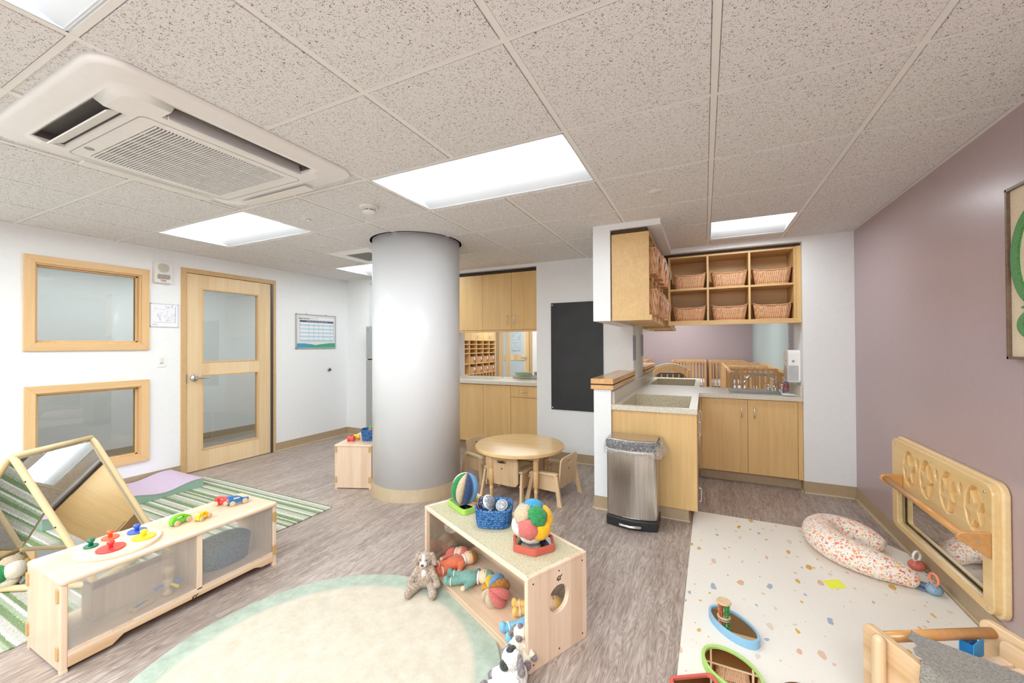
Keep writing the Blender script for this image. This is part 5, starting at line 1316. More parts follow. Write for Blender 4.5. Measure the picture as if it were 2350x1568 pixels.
# ------------------------------------------------------------ soft dolls and plush animals
def doll(label, loc, rz, suit, hat=True, scale=1.0, roll=0.0, legs=True, hair=None):
    """lying rag doll, local x from feet to head, on its back"""
    t = thing('rag_doll', label, 'doll', loc, rz)
    s = scale
    m = MB()
    m.ball((0.0, 0, 0.036*s), (0.060*s, 0.044*s, 0.034*s), 18)
    for q in (-1, 1):
        m.cap((-0.040*s, 0.022*q*s, 0.030*s), (-0.098*s, 0.036*q*s, 0.026*s), 0.021*s, 0.019*s, 12)
        m.ball((-0.112*s, 0.038*q*s, 0.032*s), (0.017*s, 0.020*s, 0.026*s), 12)
        m.cap((0.036*s, 0.032*q*s, 0.036*s), (0.020*s+0.02*s*q, 0.078*q*s, 0.028*s), 0.018*s, 0.015*s, 12)
    obj('body', m, suit, t, remesh=0.0035*s)
    for q in (-1, 1):
        m = MB(); m.tube([Vector((-0.088*s+0.002, 0.034*q*s, 0.028*s))+Vector((0, math.cos(a)*0.0205*s, math.sin(a)*0.0205*s)) for a in [2*PI*k/16 for k in range(16)]], 0.0028*s, 6, closed=True); obj('cuff', m, M_cuff, t)
        m = MB(); m.ball((0.014*s+0.024*s*q, 0.090*q*s, 0.027*s), (0.013*s, 0.015*s, 0.012*s), 12); obj('hand', m, M_skin, t)
    m = MB(); m.ball((0.092*s, 0, 0.042*s), (0.042*s, 0.040*s, 0.036*s), 20); h = obj('head', m, M_skin, t)
    m = MB()
    m.ball((0.102*s, 0, 0.040*s), (0.044*s, 0.0435*s, 0.038*s), 20)
    hm = obj('hat' if hat else 'hair', m, suit if hat else hair, h)
    k = MB(); k.box((-0.2, -0.2, -0.2), (0.100*s, 0.2, 0.3)); cut(hm, k)
    for q in (-1, 1):
        m = MB(); m.tube([(0.093*s+0.004*s*math.cos(a), 0.013*q*s+0.007*s*math.sin(a), 0.0775*s) for a in [PI*0.5+PI*k/8 for k in range(9)]], 0.0009, 5); obj('closed_eye', m, M_burn, h)
    m = MB(); m.ball((0.085*s, 0, 0.078*s), 0.0035*s, 8); obj('nose', m, M_skin, h)
    m = MB(); m.tube([Vector((0.056*s, math.cos(a)*0.030*s, 0.036*s+math.sin(a)*0.028*s)) for a in [2*PI*k/16 for k in range(16)]], 0.006*s, 6, closed=True); obj('collar', m, M_cuff, t)
    return t
BZ = 0.0465
doll('teal-suited rag doll lying on the bench shelf', (-1.165, 1.865, BZ), 0.35, M_tealp, True, 1.0)
doll('orange-suited rag doll lying on the bench shelf beyond the teal doll', (-1.315, 1.955, BZ), 0.95, M_coral, False, 1.0, hair=M_brownf)
doll('salmon pink rag doll at the far end of the bench shelf, beside the orange one', (-1.422, 2.055, BZ), 0.15, M_pinkp, True, 0.9)
doll('apricot yellow rag doll mostly hidden behind the bench end panel', (-0.745, 1.805, BZ), 0.5, M_yelp, True, 0.92)
doll('sky blue rag doll behind the bench end panel, next to the grey lamb', (-0.728, 1.665, BZ), 0.85, M_bluep, True, 0.95)
wedge_ball('pumpkin-shaped plush ball of pink, tan and brown segments on the bench shelf', (-0.955, 1.785, BZ+0.060), 0.082, [M_rose, M_brownf, M_denim, M_yrib, M_mustf, M_tanrib, M_tanrib, M_rose], 8, 0.80, (0.95, -0.1, -0.2))

M_curl = plush('taupe_curly_plush', S(196, 178, 162), S(150, 130, 114), 110, 1.0, 0.008)
M_curlw = plush('white_curly_plush', S(244, 242, 238), S(212, 208, 202), 110, 1.0, 0.008)
M_curlg = plush('grey_curly_plush', S(150, 140, 140), S(104, 95, 98), 110, 1.0, 0.008)
M_char = plush('charcoal_plush', S(76, 78, 74), S(44, 46, 44), 110, 1.0, 0.006)
t = thing('plush_dog', 'curly taupe plush dog sitting on the round rug against the bench', 'plush toy', (-1.390, 1.785, 0.0105), 0.38)
# faces -y
m = MB()
m.ball((0, 0, 0.060), (0.050, 0.044, 0.058), 20); m.ball((0, -0.004, 0.105), (0.036, 0.032, 0.04), 18)
for q in (-1, 1):
    m.cap((0.030*q, -0.01, 0.028), (0.062*q, -0.085, 0.024), 0.024, 0.022, 14); m.ball((0.066*q, -0.098, 0.026), (0.022, 0.024, 0.026), 14)
    m.cap((0.034*q, -0.008, 0.115), (0.072*q, -0.035, 0.055), 0.018, 0.016, 14); m.ball((0.077*q, -0.040, 0.044), (0.018, 0.018, 0.020), 12)
obj('body', m, M_curl, t, remesh=0.004, disp=0.006, dscale=0.012)
m = MB(); m.ball((0, -0.008, 0.165), (0.040, 0.037, 0.036), 20); m.ball((0, -0.042, 0.155), (0.020, 0.020, 0.018), 14); h = obj('head', m, M_curl, t, remesh=0.0035, disp=0.004, dscale=0.01)
m = MB(); m.ball((0, -0.046, 0.154), (0.0215, 0.0215, 0.0175), 14); m.ball((0, -0.034, 0.180), (0.012, 0.014, 0.022), 12); obj('white_blaze', m, M_curlw, h, remesh=0.003)
m = MB(); m.ball((0, -0.030, 0.095), (0.016, 0.012, 0.024), 12); obj('white_bib', m, M_curlw, t)
m = MB(); m.ball((0, -0.067, 0.157), (0.009, 0.006, 0.007), 12); obj('nose', m, solid('brown_nose', (96, 62, 52)), h)
for q in (-1, 1):
    m = MB(); m.ball((0.018*q, -0.043, 0.174), 0.0035, 10); obj('eye', m, M_black, h)
    m = MB(); m.cap((0.036*q, -0.004, 0.185), (0.052*q, -0.008, 0.145), 0.014, 0.017, 12); obj('ear', m, M_curl, h, disp=0.003, dscale=0.01)
# two lambs slumped at the bench end
def lamb(label, loc, rz, sc_, white, dark, patch):
    t = thing('plush_lamb', label, 'plush toy', loc, rz)
    s = sc_; m = MB()
    m.ball((0, 0, 0.065*s), (0.055*s, 0.050*s, 0.066*s), 20)
    for q in (-1, 1): m.cap((0.035*q*s, -0.02*s, 0.085*s), (0.078*q*s, -0.04*s, 0.045*s), 0.020*s, 0.017*s, 12); m.cap((0.03*q*s, -0.02*s, 0.03*s), (0.055*q*s, -0.085*s, 0.028*s), 0.024*s, 0.021*s, 12)
    obj('body', m, white, t, remesh=0.004, disp=0.009, dscale=0.012)
    for q in (-1, 1):
        m = MB(); m.ball((0.088*q*s, -0.046*s, 0.034*s), (0.019*s, 0.019*s, 0.017*s), 12); obj('front_paw', m, dark, t, disp=0.003, dscale=0.01)
        m = MB(); m.ball((0.060*q*s, -0.102*s, 0.030*s), (0.022*s, 0.022*s, 0.026*s), 12); obj('hind_paw', m, dark, t, disp=0.003, dscale=0.01)
    m = MB(); m.ball((0, -0.012*s, 0.140*s), (0.040*s, 0.040*s, 0.042*s), 18); h = obj('head', m, white, t, disp=0.006, dscale=0.012)
    m = MB(); m.ball((0, -0.046*s, 0.130*s), (0.022*s, 0.020*s, 0.020*s), 14); obj('muzzle', m, patch, h)
    for q in (-1, 1):
        m = MB(); m.cap((0.034*q*s, 0.0, 0.158*s), (0.058*q*s, -0.008*s, 0.120*s), 0.012*s, 0.015*s, 12); obj('ear', m, dark, h, disp=0.003, dscale=0.01)
    m = MB(); m.ball((0, -0.015*s, 0.178*s), (0.016*s, 0.022*s, 0.010*s), 12); obj('forelock', m, patch, h)
    return t
lamb('fluffy white plush lamb with charcoal patches at the near foot of the bench', (-0.668, 1.398, 0.005), -0.5, 0.98, M_curlw, M_curlg, M_char)
lamb('off-white plush lamb with grey ears leaning on the bench end beside blue doll', (-0.700, 1.530, 0.0475), 0.2, 0.72, M_cream, M_curlg, M_curlg)

# ------------------------------------------------------------ round table and toddler chairs
t = thing('round_table', 'round maple toddler table with turned legs behind the carpeted bench', 'table', (-1.53, 3.335, 0), 0.15)
M_ttop = wood('maple_tabletop', S(230, 196, 146), S(216, 178, 124), 'x', 0.22, 40, coat=0.2)
m = MB(); m.lathe([(0.398, 0.408), (0.404, 0.412), (0.404, 0.434), (0.398, 0.440)], 72, sm=False); obj('tabletop', m, M_ttop, t)
m = MB(); holes(m, -0.235, 0.235, -0.235, 0.235, [(-0.217, 0.217, -0.217, 0.217)], lambda mm, a, b, p, q: mm.box((a, p, 0.365), (b, q, 0.408))); obj('apron', m, M_chair, t)
for k in range(4):
    a = PI/4+PI/2*k-0.0; x, y = 0.285*math.cos(a), 0.285*math.sin(a)
    m = MB(); m.lathe([(0.012, 0.006), (0.0155, 0.012), (0.0155, 0.075), (0.0175, 0.08), (0.0175, 0.095), (0.0155, 0.10), (0.0165, 0.125), (0.023, 0.13), (0.024, 0.26), (0.022, 0.263), (0.024, 0.266), (0.025, 0.34), (0.022, 0.38), (0.020, 0.408)], 20, c=(x, y, 0))
    l = obj('leg', m, M_ttop, t)
    m = MB(); m.lathe([(0.017, 0.122), (0.0205, 0.124), (0.0205, 0.132), (0.017, 0.134)], 20, c=(x, y, 0)); obj('yellow_ring', m, solid('yellow_band', (240, 190, 40)) if 'yellow_band' not in bpy.data.materials else bpy.data.materials['yellow_band'], l)
    m = MB(); m.lathe([(0.014, 0.0), (0.015, 0.007)], 16, c=(x, y, 0)); obj('glide', m, M_black, l)

def toddler_chair(label, loc, rz):
    """faces +y, back at y=0"""
    t = thing('toddler_chair', label, 'chair', loc, rz, 'low wooden toddler chairs round the table')
    W = 0.172
    tilt = Matrix.Rotation(0.10, 4, 'X')
    m = MB(); m.prism(round_poly([(-0.154, 0.125), (0.154, 0.125), (0.166, 0.388), (-0.166, 0.388)][::1], 0.055, 6), 'y', -0.007, 0.007, M=Matrix.Translation((0, 0.018, 0)) @ tilt)
    b = obj('backrest', m, M_chair, t)
    k = MB(); k.prism(rrect(-0.046, 0.315, 0.046, 0.343, 0.0135), 'y', -0.2, 0.2); cut(b, k)
    md = b.modifiers.new('bev', 'BEVEL'); md.width = 0.003; md.segments = 2; md.limit_method = 'ANGLE'; md.angle_limit = 0.7
    leaf_mark(b, (0.0, -0.017, 0.272), Matrix.Rotation(0.10, 4, 'X'), 0.012)
    m = MB(); m.box((-0.150, 0.02, 0.150), (0.150, 0.255, 0.164)); m.cap((-0.145, 0.255, 0.156), (0.145, 0.255, 0.156), 0.011); m.prism([(-0.128, 0.164), (0.128, 0.164), (0.12, 0.24), (-0.12, 0.24)], 'y', 0.012, 0.020); obj('seat', m, M_plas, t, bevel=0.004)
    for s in (-1, 1):
        m = MB(); m.prism([(0.0, 0.105), (0.245, 0.105), (0.235, 0.235), (0.02, 0.245)], 'x', s*W-0.006, s*W+0.006); obj('side_panel', m, M_chair, t, bevel=0.002)
        m = MB(); m.prism([(0.015, 0.240), (0.20, 0.236), (0.255, 0.225), (0.268, 0.190), (0.282, 0.192), (0.268, 0.245), (0.21, 0.258), (0.01, 0.262), (0.0, 0.250)], 'x', s*W-0.024, s*W+0.020); obj('arm_cap', m, M_plas, t, bevel=0.006, seg=3)
        for y0, y1, nm in ((0.015, -0.030, 'leg'), (0.235, 0.285, 'leg')):
            m = MB()
            for z0, z1, w_ in ((0.045, 0.245, 0.014),):
                A = Vector((s*(W+0.012), y0, 0.243)); B = Vector((s*(W+0.030), y1, 0.0))
                ps = [A, A+(B-A)*0.82, B]
                n = 4
                def ring(p, hx_, hy_): return [m.bm.verts.new(p+Vector(o)) for o in ((-hx_, -hy_, 0), (hx_, -hy_, 0), (hx_, hy_, 0), (-hx_, hy_, 0))]
                r0 = ring(A, 0.010, 0.016); r1 = ring(A+(B-A)*0.82, 0.011, 0.018); r2 = ring(B, 0.013, 0.022)
                for P_, Q in ((r0, r1), (r1, r2)): m._faces([m.bm.faces.new([P_[i], P_[(i+1) % 4], Q[(i+1) % 4], Q[i]]) for i in range(4)])
                m._faces([m.bm.faces.new(r0[::-1]), m.bm.faces.new(r2)])
            obj('leg', m, M_chair, t, bevel=0.002)
        m = MB(); m.lathe([(0.009, 0), (0.009, 0.006), (0.004, 0.008)], 14, M=Matrix.Translation((s*(W+0.0), 0.004, 0.135)) @ Matrix.Rotation(PI/2, 4, 'X')); obj('bolt_cap', m, M_plas, t)
    return t
ch = toddler_chair('toddler chair with its back to the camera, pushed under the front of the round table', (-1.59, 3.110, 0), -0.08)
copy_thing(ch, (-1.085, 3.36, 0), 1.43, 'toddler chair on the right of the round table, seen from its side', 'low wooden toddler chairs round the table')
copy_thing(ch, (-2.13, 3.64, 0), -1.95, 'toddler chair on the left of the round table, half hidden by the pillar', 'low wooden toddler chairs round the table')
copy_thing(ch, (-1.60, 3.74, 0), PI-0.1, 'toddler chair behind the round table, mostly hidden under it', 'low wooden toddler chairs round the table')

# ------------------------------------------------------------ small shelf by the pillar
rz_ = 0.374
t = thing('low_shelf', 'small pale maple shelf left of the round pillar, end panel facing out', 'shelf', (-2.975, 2.74, 0), rz_)
H2 = 0.412
for y in (0.0, 0.74):
    m = MB(); m.box((-0.178, y, 0.008), (0.178, y+0.022, H2-0.02)); obj('end_panel', m, M_ply, t, bevel=0.003)
    for x in (-0.165, 0.165):
        m = MB(); m.box((x-0.012, y, 0), (x+0.012, y+0.022, 0.010)); obj('foot', m, M_ply, t)
m = MB(); m.prism(rrect(-0.182, -0.003, 0.182, 0.765, 0.012), 'z', H2-0.02, H2); obj('top_board', m, M_plyy, t, bevel=0.006, seg=3)
m = MB(); m.box((-0.17, 0.022, 0.04), (0.17, 0.74, 0.056)); obj('bottom_board', m, M_plyy, t)
m = MB(); m.box((-0.172, 0.022, 0.056), (-0.168, 0.74, H2-0.02)); obj('frosted_window', m, M_frost, t)
clips(t, [((-0.166, 0.0, 0.37), 'y'), ((-0.166, 0.0, 0.085), 'y'), ((0.158, 0.0, 0.37), 'y'), ((0.158, 0.0, 0.085), 'y')])
Rb = Matrix.Rotation(rz_, 4, 'Z')
def onshelf(x, y, z=H2): v = Rb @ Vector((x, y, 0)); return (-2.975+v.x, 2.74+v.y, z)
rope_basket('rope_basket', 'blue rope basket of plastic toys beside the pillar', onshelf(0.115, 0.235), rz_+0.25, 0.27, 0.17, 0.105, 0.5, 8, M_rope)
def ring_toy(label, loc, rot, rgb, s=1.0):
    t = thing('ring_toy', label, 'toy', loc, 0, 'soft plastic spool toys on the small shelf')
    t.rotation_euler = rot; ROOT_M[t] = Matrix.LocRotScale(Vector(loc), Euler(rot), None)
    m = MB(); m.lathe([(0.010*s, -0.03*s), (0.026*s, -0.03*s), (0.028*s, -0.02*s), (0.021*s, -0.008*s), (0.021*s, 0.008*s), (0.028*s, 0.02*s), (0.026*s, 0.03*s), (0.010*s, 0.03*s)], 20, closed=True, wob=lambda a, z: 1+0.06*math.cos(6*a)); obj('ribbed_spool', m, solid('spool_%d_%d' % (rgb[0], rgb[1]), rgb, 0.35), t)
    return t
ring_toy('red plastic spool toy lying on the small shelf left of the pillar', onshelf(-0.085, 0.135, H2+0.028), (0, PI/2, 0.5), (228, 78, 70))
ring_toy('yellow plastic spool toy on the small shelf beside the blue basket', onshelf(-0.060, 0.205, H2+0.027), (0, PI/2, 0.9), (248, 180, 40), 0.95)
ring_toy('green plastic spool toy on top of the basket by the pillar', onshelf(0.085, 0.235, H2+0.112), (0.2, PI/2-0.2, 0.2), (50, 160, 90), 0.95)
ring_toy('coral plastic spool toy in the basket by the pillar, right of the green one', onshelf(0.155, 0.245, H2+0.105), (0.5, 1.2, 1.2), (232, 110, 100), 0.95)
ring_toy('pink-red plastic spool toy in the basket by the pillar, in front', onshelf(0.095, 0.205, H2+0.090), (0.1, PI/2, 1.4), (222, 92, 92), 0.95)

# ------------------------------------------------------------ pedal bin
t = thing('trash_can', 'tall brushed steel pedal bin with black lid rim and clear liner', 'trash can', (-0.49, 3.13, 0), 0.0)
def binout(z, g=0.0):
    P_ = []
    for k in range(13):
        f = k/12; x = -0.178-g+(0.356+2*g)*f; P_.append((x, -0.105-0.035*math.sin(PI*f)-g, z))
    P_ += [(0.178+g, 0.11+g, z), (-0.178-g, 0.11+g, z)]
    return P_
def loft(m, loops, cap=True, sm=True):
    V = [[m.bm.verts.new(p) for p in lp] for lp in loops]; n = len(V[0])
    for A, B in zip(V, V[1:]): m._faces([m.bm.faces.new([A[i], A[(i+1) % n], B[(i+1) % n], B[i]]) for i in range(n)], sm)
    if cap: m._faces([m.bm.faces.new(V[0][::-1]), m.bm.faces.new(V[-1])])
    return m
M_brush = None
def mk_brushed():
    m, nt, b = _nt('vertical_brushed_steel'); v = _coord(nt, (1, 1, 0.02))
    n = _n(nt, 'ShaderNodeTexNoise'); n.inputs['Scale'].default_value = 260; nt.links.new(v, n.inputs['Vector'])
    nt.links.new(_ramp(nt, n.outputs['Fac'], [(0.3, S(186, 180, 172)), (0.7, S(212, 206, 198))]), b.inputs['Base Color'])
    b.inputs['Metallic'].default_value = 1.0; b.inputs['Roughness'].default_value = 0.26; b.inputs['Anisotropic'].default_value = 0.6
    return m
M_brush = mk_brushed()
obj('steel_body', loft(MB(), [binout(0.065), binout(0.555)], sm=False), M_brush, t, bevel=0.02, seg=4)
obj('base_skirt', loft(MB(), [binout(0.0, 0.004), binout(0.07, 0.005)], sm=False), M_black, t, bevel=0.01, seg=3)
obj('lid_rim', loft(MB(), [binout(0.552, 0.006), binout(0.612, 0.006)], sm=False), M_black, t, bevel=0.012, seg=3)
obj('lid', loft(MB(), [binout(0.612, 0.0), binout(0.622, -0.006)], sm=False), M_brush, t, bevel=0.004)
m = MB(); m.box((-0.07, -0.15, 0.012), (0.07, -0.13, 0.05)); obj('pedal_recess', m, M_dark, t)
m = MB(); m.tube([(-0.075, -0.145, 0.040), (-0.070, -0.168, 0.036), (0, -0.178, 0.034), (0.070, -0.168, 0.036), (0.075, -0.145, 0.040)], 0.011, 10, flat=0.7); obj('pedal', m, M_chrome, t)
def mk_film():
    m, nt, b = _nt('clear_film'); out = nt.nodes['Material Output']; nt.nodes.remove(b)
    tr = _n(nt, 'ShaderNodeBsdfTransparent'); g_ = _n(nt, 'ShaderNodeBsdfGlossy'); g_.inputs['Roughness'].default_value = 0.12; d = _n(nt, 'ShaderNodeBsdfDiffuse'); d.inputs[0].default_value = (0.85, 0.85, 0.87, 1)
    v = _coord(nt); n = _n(nt, 'ShaderNodeTexNoise'); n.inputs['Scale'].default_value = 30; n.inputs['Detail'].default_value = 3; n.inputs['Distortion'].default_value = 2.5; nt.links.new(v, n.inputs['Vector'])
    bp = _n(nt, 'ShaderNodeBump'); bp.inputs['Strength'].default_value = 1.0; bp.inputs['Distance'].default_value = 0.02; nt.links.new(n.outputs['Fac'], bp.inputs['Height']); nt.links.new(bp.outputs[0], g_.inputs['Normal'])
    cr = _ramp(nt, n.outputs['Fac'], [(0.45, BLACK), (0.5, WHITE), (0.55, BLACK)])
    m1 = _n(nt, 'ShaderNodeMixShader'); nt.links.new(_math(nt, 'ADD', _math(nt, 'MULTIPLY', cr, 0.40), 0.04), m1.inputs[0]); nt.links.new(tr.outputs[0], m1.inputs[1]); nt.links.new(d.outputs[0], m1.inputs[2])
    m2 = _n(nt, 'ShaderNodeMixShader'); m2.inputs[0].default_value = 0.13; nt.links.new(m1.outputs[0], m2.inputs[1]); nt.links.new(g_.outputs[0], m2.inputs[2]); nt.links.new(m2.outputs[0], out.inputs[0]); return m
M_film = mk_film()
m = MB(); loops = []
random.seed(11)
ph_ = [random.uniform(0, 6) for _ in range(6)]
base = binout(0, 0.0)
def dense(z, g, amp):
    P_ = binout(z, g); out = []
    N = len(P_)
    for i in range(N):
        a, b = Vector(P_[i]), Vector(P_[(i+1) % N]); st = 3 if (b-a).length < 0.06 else 14
        for k in range(st): out.append(a+(b-a)*k/st)
    c_ = Vector((0, 0, z)); res = []
    for i, p in enumerate(out):
        th = math.atan2(p.y, p.x); d = (p-c_).normalized()
        w_ = amp*(0.5*math.sin(9*th+ph_[0])+0.35*math.sin(17*th+ph_[1])+0.3*math.sin(31*th+ph_[2]))
        side = max(0, math.cos(th-0.1))**4*amp*4.0
        res.append(p+d*(w_+side)+Vector((0, 0, 0.6*amp*math.sin(7*th+ph_[3])*(1 if amp > 0.003 else 0))))
    return res
loft(m, [dense(0.619, 0.004, 0.001), dense(0.600, 0.012, 0.006), dense(0.565, 0.018, 0.010), dense(0.535, 0.022, 0.012), dense(0.512, 0.016, 0.010), dense(0.520, 0.010, 0.006)], cap=False)
obj('plastic_liner', m, M_film, t)
t.scale = (1, 1, 1.04)

# ------------------------------------------------------------ nursing pillow and floor toys
def mk_floral():
    m, nt, b = _nt('floral_cotton'); v = _coord(nt)
    def dots(col, scale, thr, r, cols, off=0.0, petals=0):
        mp = _n(nt, 'ShaderNodeMapping'); mp.inputs['Location'].default_value = (off, off*1.7, off*0.6); nt.links.new(v, mp.inputs['Vector'])
        vo = _n(nt, 'ShaderNodeTexVoronoi'); vo.inputs['Scale'].default_value = scale; nt.links.new(mp.outputs[0], vo.inputs['Vector'])
        nz = _n(nt, 'ShaderNodeTexNoise'); nz.inputs['Scale'].default_value = scale*2.6; nt.links.new(mp.outputs[0], nz.inputs['Vector'])
        rr = _math(nt, 'ADD', vo.outputs['Distance'], _math(nt, 'MULTIPLY', _math(nt, 'SUBTRACT', nz.outputs['Fac'], 0.5), 0.75))
        on = _math(nt, 'MULTIPLY', _math(nt, 'LESS_THAN', rr, r), _math(nt, 'GREATER_THAN', _sepx(nt, vo.outputs['Color'], 0), thr))
        n = len(cols); return _mix(nt, on, col, _ramp(nt, _sepx(nt, vo.outputs['Color'], 1), [(i/n, c) for i, c in enumerate(cols)], 'CONSTANT'))
    col = S(240, 228, 216)
    col = dots(col, 85, 0.25, 0.30, [S(150, 162, 150), S(132, 146, 148), S(176, 186, 160)], 3.1)
    col = dots(col, 50, 0.18, 0.37, [S(228, 120, 106), S(240, 168, 128), S(236, 148, 132), S(244, 190, 120)], 0.0)
    col = dots(col, 105, 0.4, 0.27, [S(214, 96, 86), S(240, 180, 150)], 5.3)
    nt.links.new(col, b.inputs['Base Color']); b.inputs['Roughness'].default_value = 0.85; b.inputs['Sheen Weight'].default_value = 0.2; return m
t = thing('nursing_pillow', 'plump U-shaped floral nursing pillow on the play mat', 'pillow', (0.84, 3.13, 0.011), 0)
pts = [((0.995, 3.305), 0.045), ((0.955, 3.345), 0.064), ((0.885, 3.40), 0.076), ((0.80, 3.425), 0.082), ((0.715, 3.385), 0.086), ((0.675, 3.29), 0.088), ((0.675, 3.18), 0.090), ((0.715, 3.075), 0.090), ((0.79, 2.995), 0.086), ((0.88, 2.95), 0.076), ((0.96, 2.93), 0.062), ((1.02, 2.92), 0.040)]
pts = [((x+0.008, y), r*1.10) for (x, y), r in pts]
path = [Vector((x-0.84, y-3.13, r*0.86)) for (x, y), r in pts]
def smooth_path(P_, R_, k=4):
    out, ro = [], []
    for i in range(len(P_)-1):
        p0, p1, p2, p3 = P_[max(i-1, 0)], P_[i], P_[i+1], P_[min(i+2, len(P_)-1)]
        for q in range(k):
            f = q/k; out.append(0.5*((2*p1)+(p2-p0)*f+(2*p0-5*p1+4*p2-p3)*f*f+(3*p1-p0-3*p2+p3)*f**3)); ro.append(R_[i]+(R_[i+1]-R_[i])*f)
    out.append(P_[-1]); ro.append(R_[-1]); return out, ro
pp, rr = smooth_path(path, [r for _, r in pts])
pp = [pp[0]+(pp[0]-pp[1])*1.6]+pp+[pp[-1]+(pp[-1]-pp[-2])*1.3]; rr = [rr[0]*0.35]+rr+[rr[-1]*0.4]
m = MB(); m.tube(pp, rr, 24, flat=0.86); obj('cushion', m, mk_floral(), t, disp=0.006, dscale=0.05)
t = thing('ring_rattle', 'dark blue-grey teething rings by the pillow tip', 'toy', (1.045, 2.915, 0.011), -0.5)
for k, dx in enumerate((-0.008, 0.008)):
    m = MB(); m.tube([(0.012+0.030*math.cos(a), dx+0.006*k, 0.020+0.014*math.sin(a)) for a in [2*PI*q/20 for q in range(20)]], 0.0075, 8, closed=True); obj('ribbed_ring', m, solid('slate_silicone', (98, 118, 140)), t)
def egg_toy(label, loc, rz, body, ring, ringrot):
    t = thing('sensory_toy', label, 'toy', loc, rz)
    m = MB(); m.ball((0, 0, 0.027), (0.042, 0.035, 0.029), 24, f=lambda d: 1-0.05*math.cos(8*math.atan2(d.y, d.x))*(1-abs(d.z))); b = obj('silicone_body', m, solid('silicone_%d' % body[0], body, 0.5), t)
    m = MB(); random.seed(int(body[0]))
    for k in range(26):
        a = random.uniform(0, 2*PI); e = random.uniform(0.1, 1.25); d = Vector((math.cos(e)*math.cos(a), math.cos(e)*math.sin(a), math.sin(e)))
        p = Vector((d.x*0.0416, d.y*0.0345, 0.027+d.z*0.0285)); m.ball(p, 0.0022, 8)
    obj('dimple', m, solid('dimple_%d' % body[0], tuple(int(c*0.45) for c in body)), b); b.children[0]['kind'] = 'stuff'
    m = MB(); M_ = Matrix.Translation((0.0, 0, 0.078)) @ Euler(ringrot).to_matrix().to_4x4()
    m.tube([M_ @ Vector((0.026*math.cos(a), 0, 0.028*math.sin(a))) for a in [2*PI*q/28 for q in range(28)]], [0.0065*(1+0.18*math.sin(q*2.2)) for q in range(28)], 10, closed=True); obj('teething_ring', m, solid('ring_c_%d' % ring[0], ring, 0.5), t)
    return t
egg_toy('coral dimpled sensory toy with white ring under the wall mirror', (1.118, 3.160, 0.011), 0.4, (206, 112, 96), (236, 234, 232), (0, 0, 0.2))
egg_toy('blue dimpled sensory toy with coral ring under the wall mirror', (1.090, 2.890, 0.011), 0.9, (132, 162, 186), (226, 142, 112), (0, 0, 1.0))
t = tag(obj('sticky_note', MB().prism([(0.588, 2.785), (0.672, 2.838), (0.692, 2.762), (0.610, 2.716)], 'z', 0.0115, 0.0125), solid('neon_yellow_paper', (232, 240, 70), 0.7)), 'neon yellow paper square lying on the play mat', 'paper note')
tray_mirror('oval_mirror', 'sky blue oval wooden mirror tray on the play mat', (0.112, 2.135, 0.011), 0.0, ell(0, 0, 0.130, 0.072, 44, -0.85), 0.036, 0.013, (138, 182, 212))
tray_mirror('oval_mirror', 'lime green oval wooden mirror tray on the play mat, nearer than blue one', (0.090, 1.835, 0.011), 0.0, ell(0, 0, 0.128, 0.092, 44, -0.85), 0.036, 0.014, (168, 204, 110))
tray_mirror('square_mirror', 'brick red wooden mirror tray cut off by the bottom edge of the photo', (-0.015, 1.655, 0.011), 0.55, round_poly([(-0.09, -0.09), (0.09, -0.09), (0.09, 0.09), (-0.09, 0.09)], 0.02), 0.032, 0.014, (206, 96, 82))
t = thing('bead_rattle', 'wooden disc rattle with green, orange and brown beads on the blue mirror', 'rattle', (0.075, 2.165, 0.0405), 0.3)
m = MB(); m.lathe([(0.028, 0), (0.030, 0.004), (0.028, 0.008)], 24); obj('lower_disc', m, M_chair, t)
m = MB(); m.lathe([(0.030, 0.068), (0.033, 0.073), (0.030, 0.078)], 24); obj('upper_disc', m, M_chair, t)
for k, rgb in enumerate(((60, 150, 60), (196, 214, 160), (222, 110, 60), (150, 70, 40), (40, 130, 50))):
    a = 2*PI*k/5; x, y = 0.019*math.cos(a), 0.019*math.sin(a)
    for z0, z1 in ((0.012, 0.034), (0.040, 0.064)):
        m = MB(); m.cap((x, y, z0+0.004), (x, y, z1-0.004), 0.0078); obj('bead', m, solid('bead_%d_%d' % (rgb[0], rgb[1]), rgb, 0.25) if 'bead_%d_%d' % (rgb[0], rgb[1]) not in bpy.data.materials else bpy.data.materials['bead_%d_%d' % (rgb[0], rgb[1])], t)
t = thing('round_mirror', 'edge of a grey-topped round floor mirror at the bottom of the photo', 'toy mirror', (0.335, 1.772, 0.011), 0)
m = MB(); m.lathe([(0.10, 0), (0.105, 0.006), (0.105, 0.024), (0.10, 0.030)], 44); obj('grey_disc', m, M_grey, t)
m = MB(); m.lathe([(0.097, 0.030), (0.097, 0.0315)], 44, sm=False); obj('mirror_glass', m, M_mirror, t)
t = thing('knitted_ball', 'green and cream knitted patchwork ball inside the mirror tent', 'plush ball', (-3.47, 0.80, 0.105), 0)
for k, mt in enumerate((M_green, M_cream, M_tanrib, M_yrib, M_denim, M_cream)):
    d = [Vector(v).normalized() for v in ((0.3, -0.9, 0.1), (0.9, 0.2, 0.3), (0, 0.2, 1), (0.4, 0.9, 0.1), (-0.9, -0.3, -0.2), (0.2, -0.2, -1))][k]
    m = MB(); z = d.to_track_quat('Z', 'Y').to_matrix().to_4x4(); m.lathe([(0.003, 0), (0.035, 0.02), (0.05, 0.045), (0.042, 0.068), (0.02, 0.078), (0.002, 0.08)], 18, M=z); obj('knitted_lobe', m, mt, t)

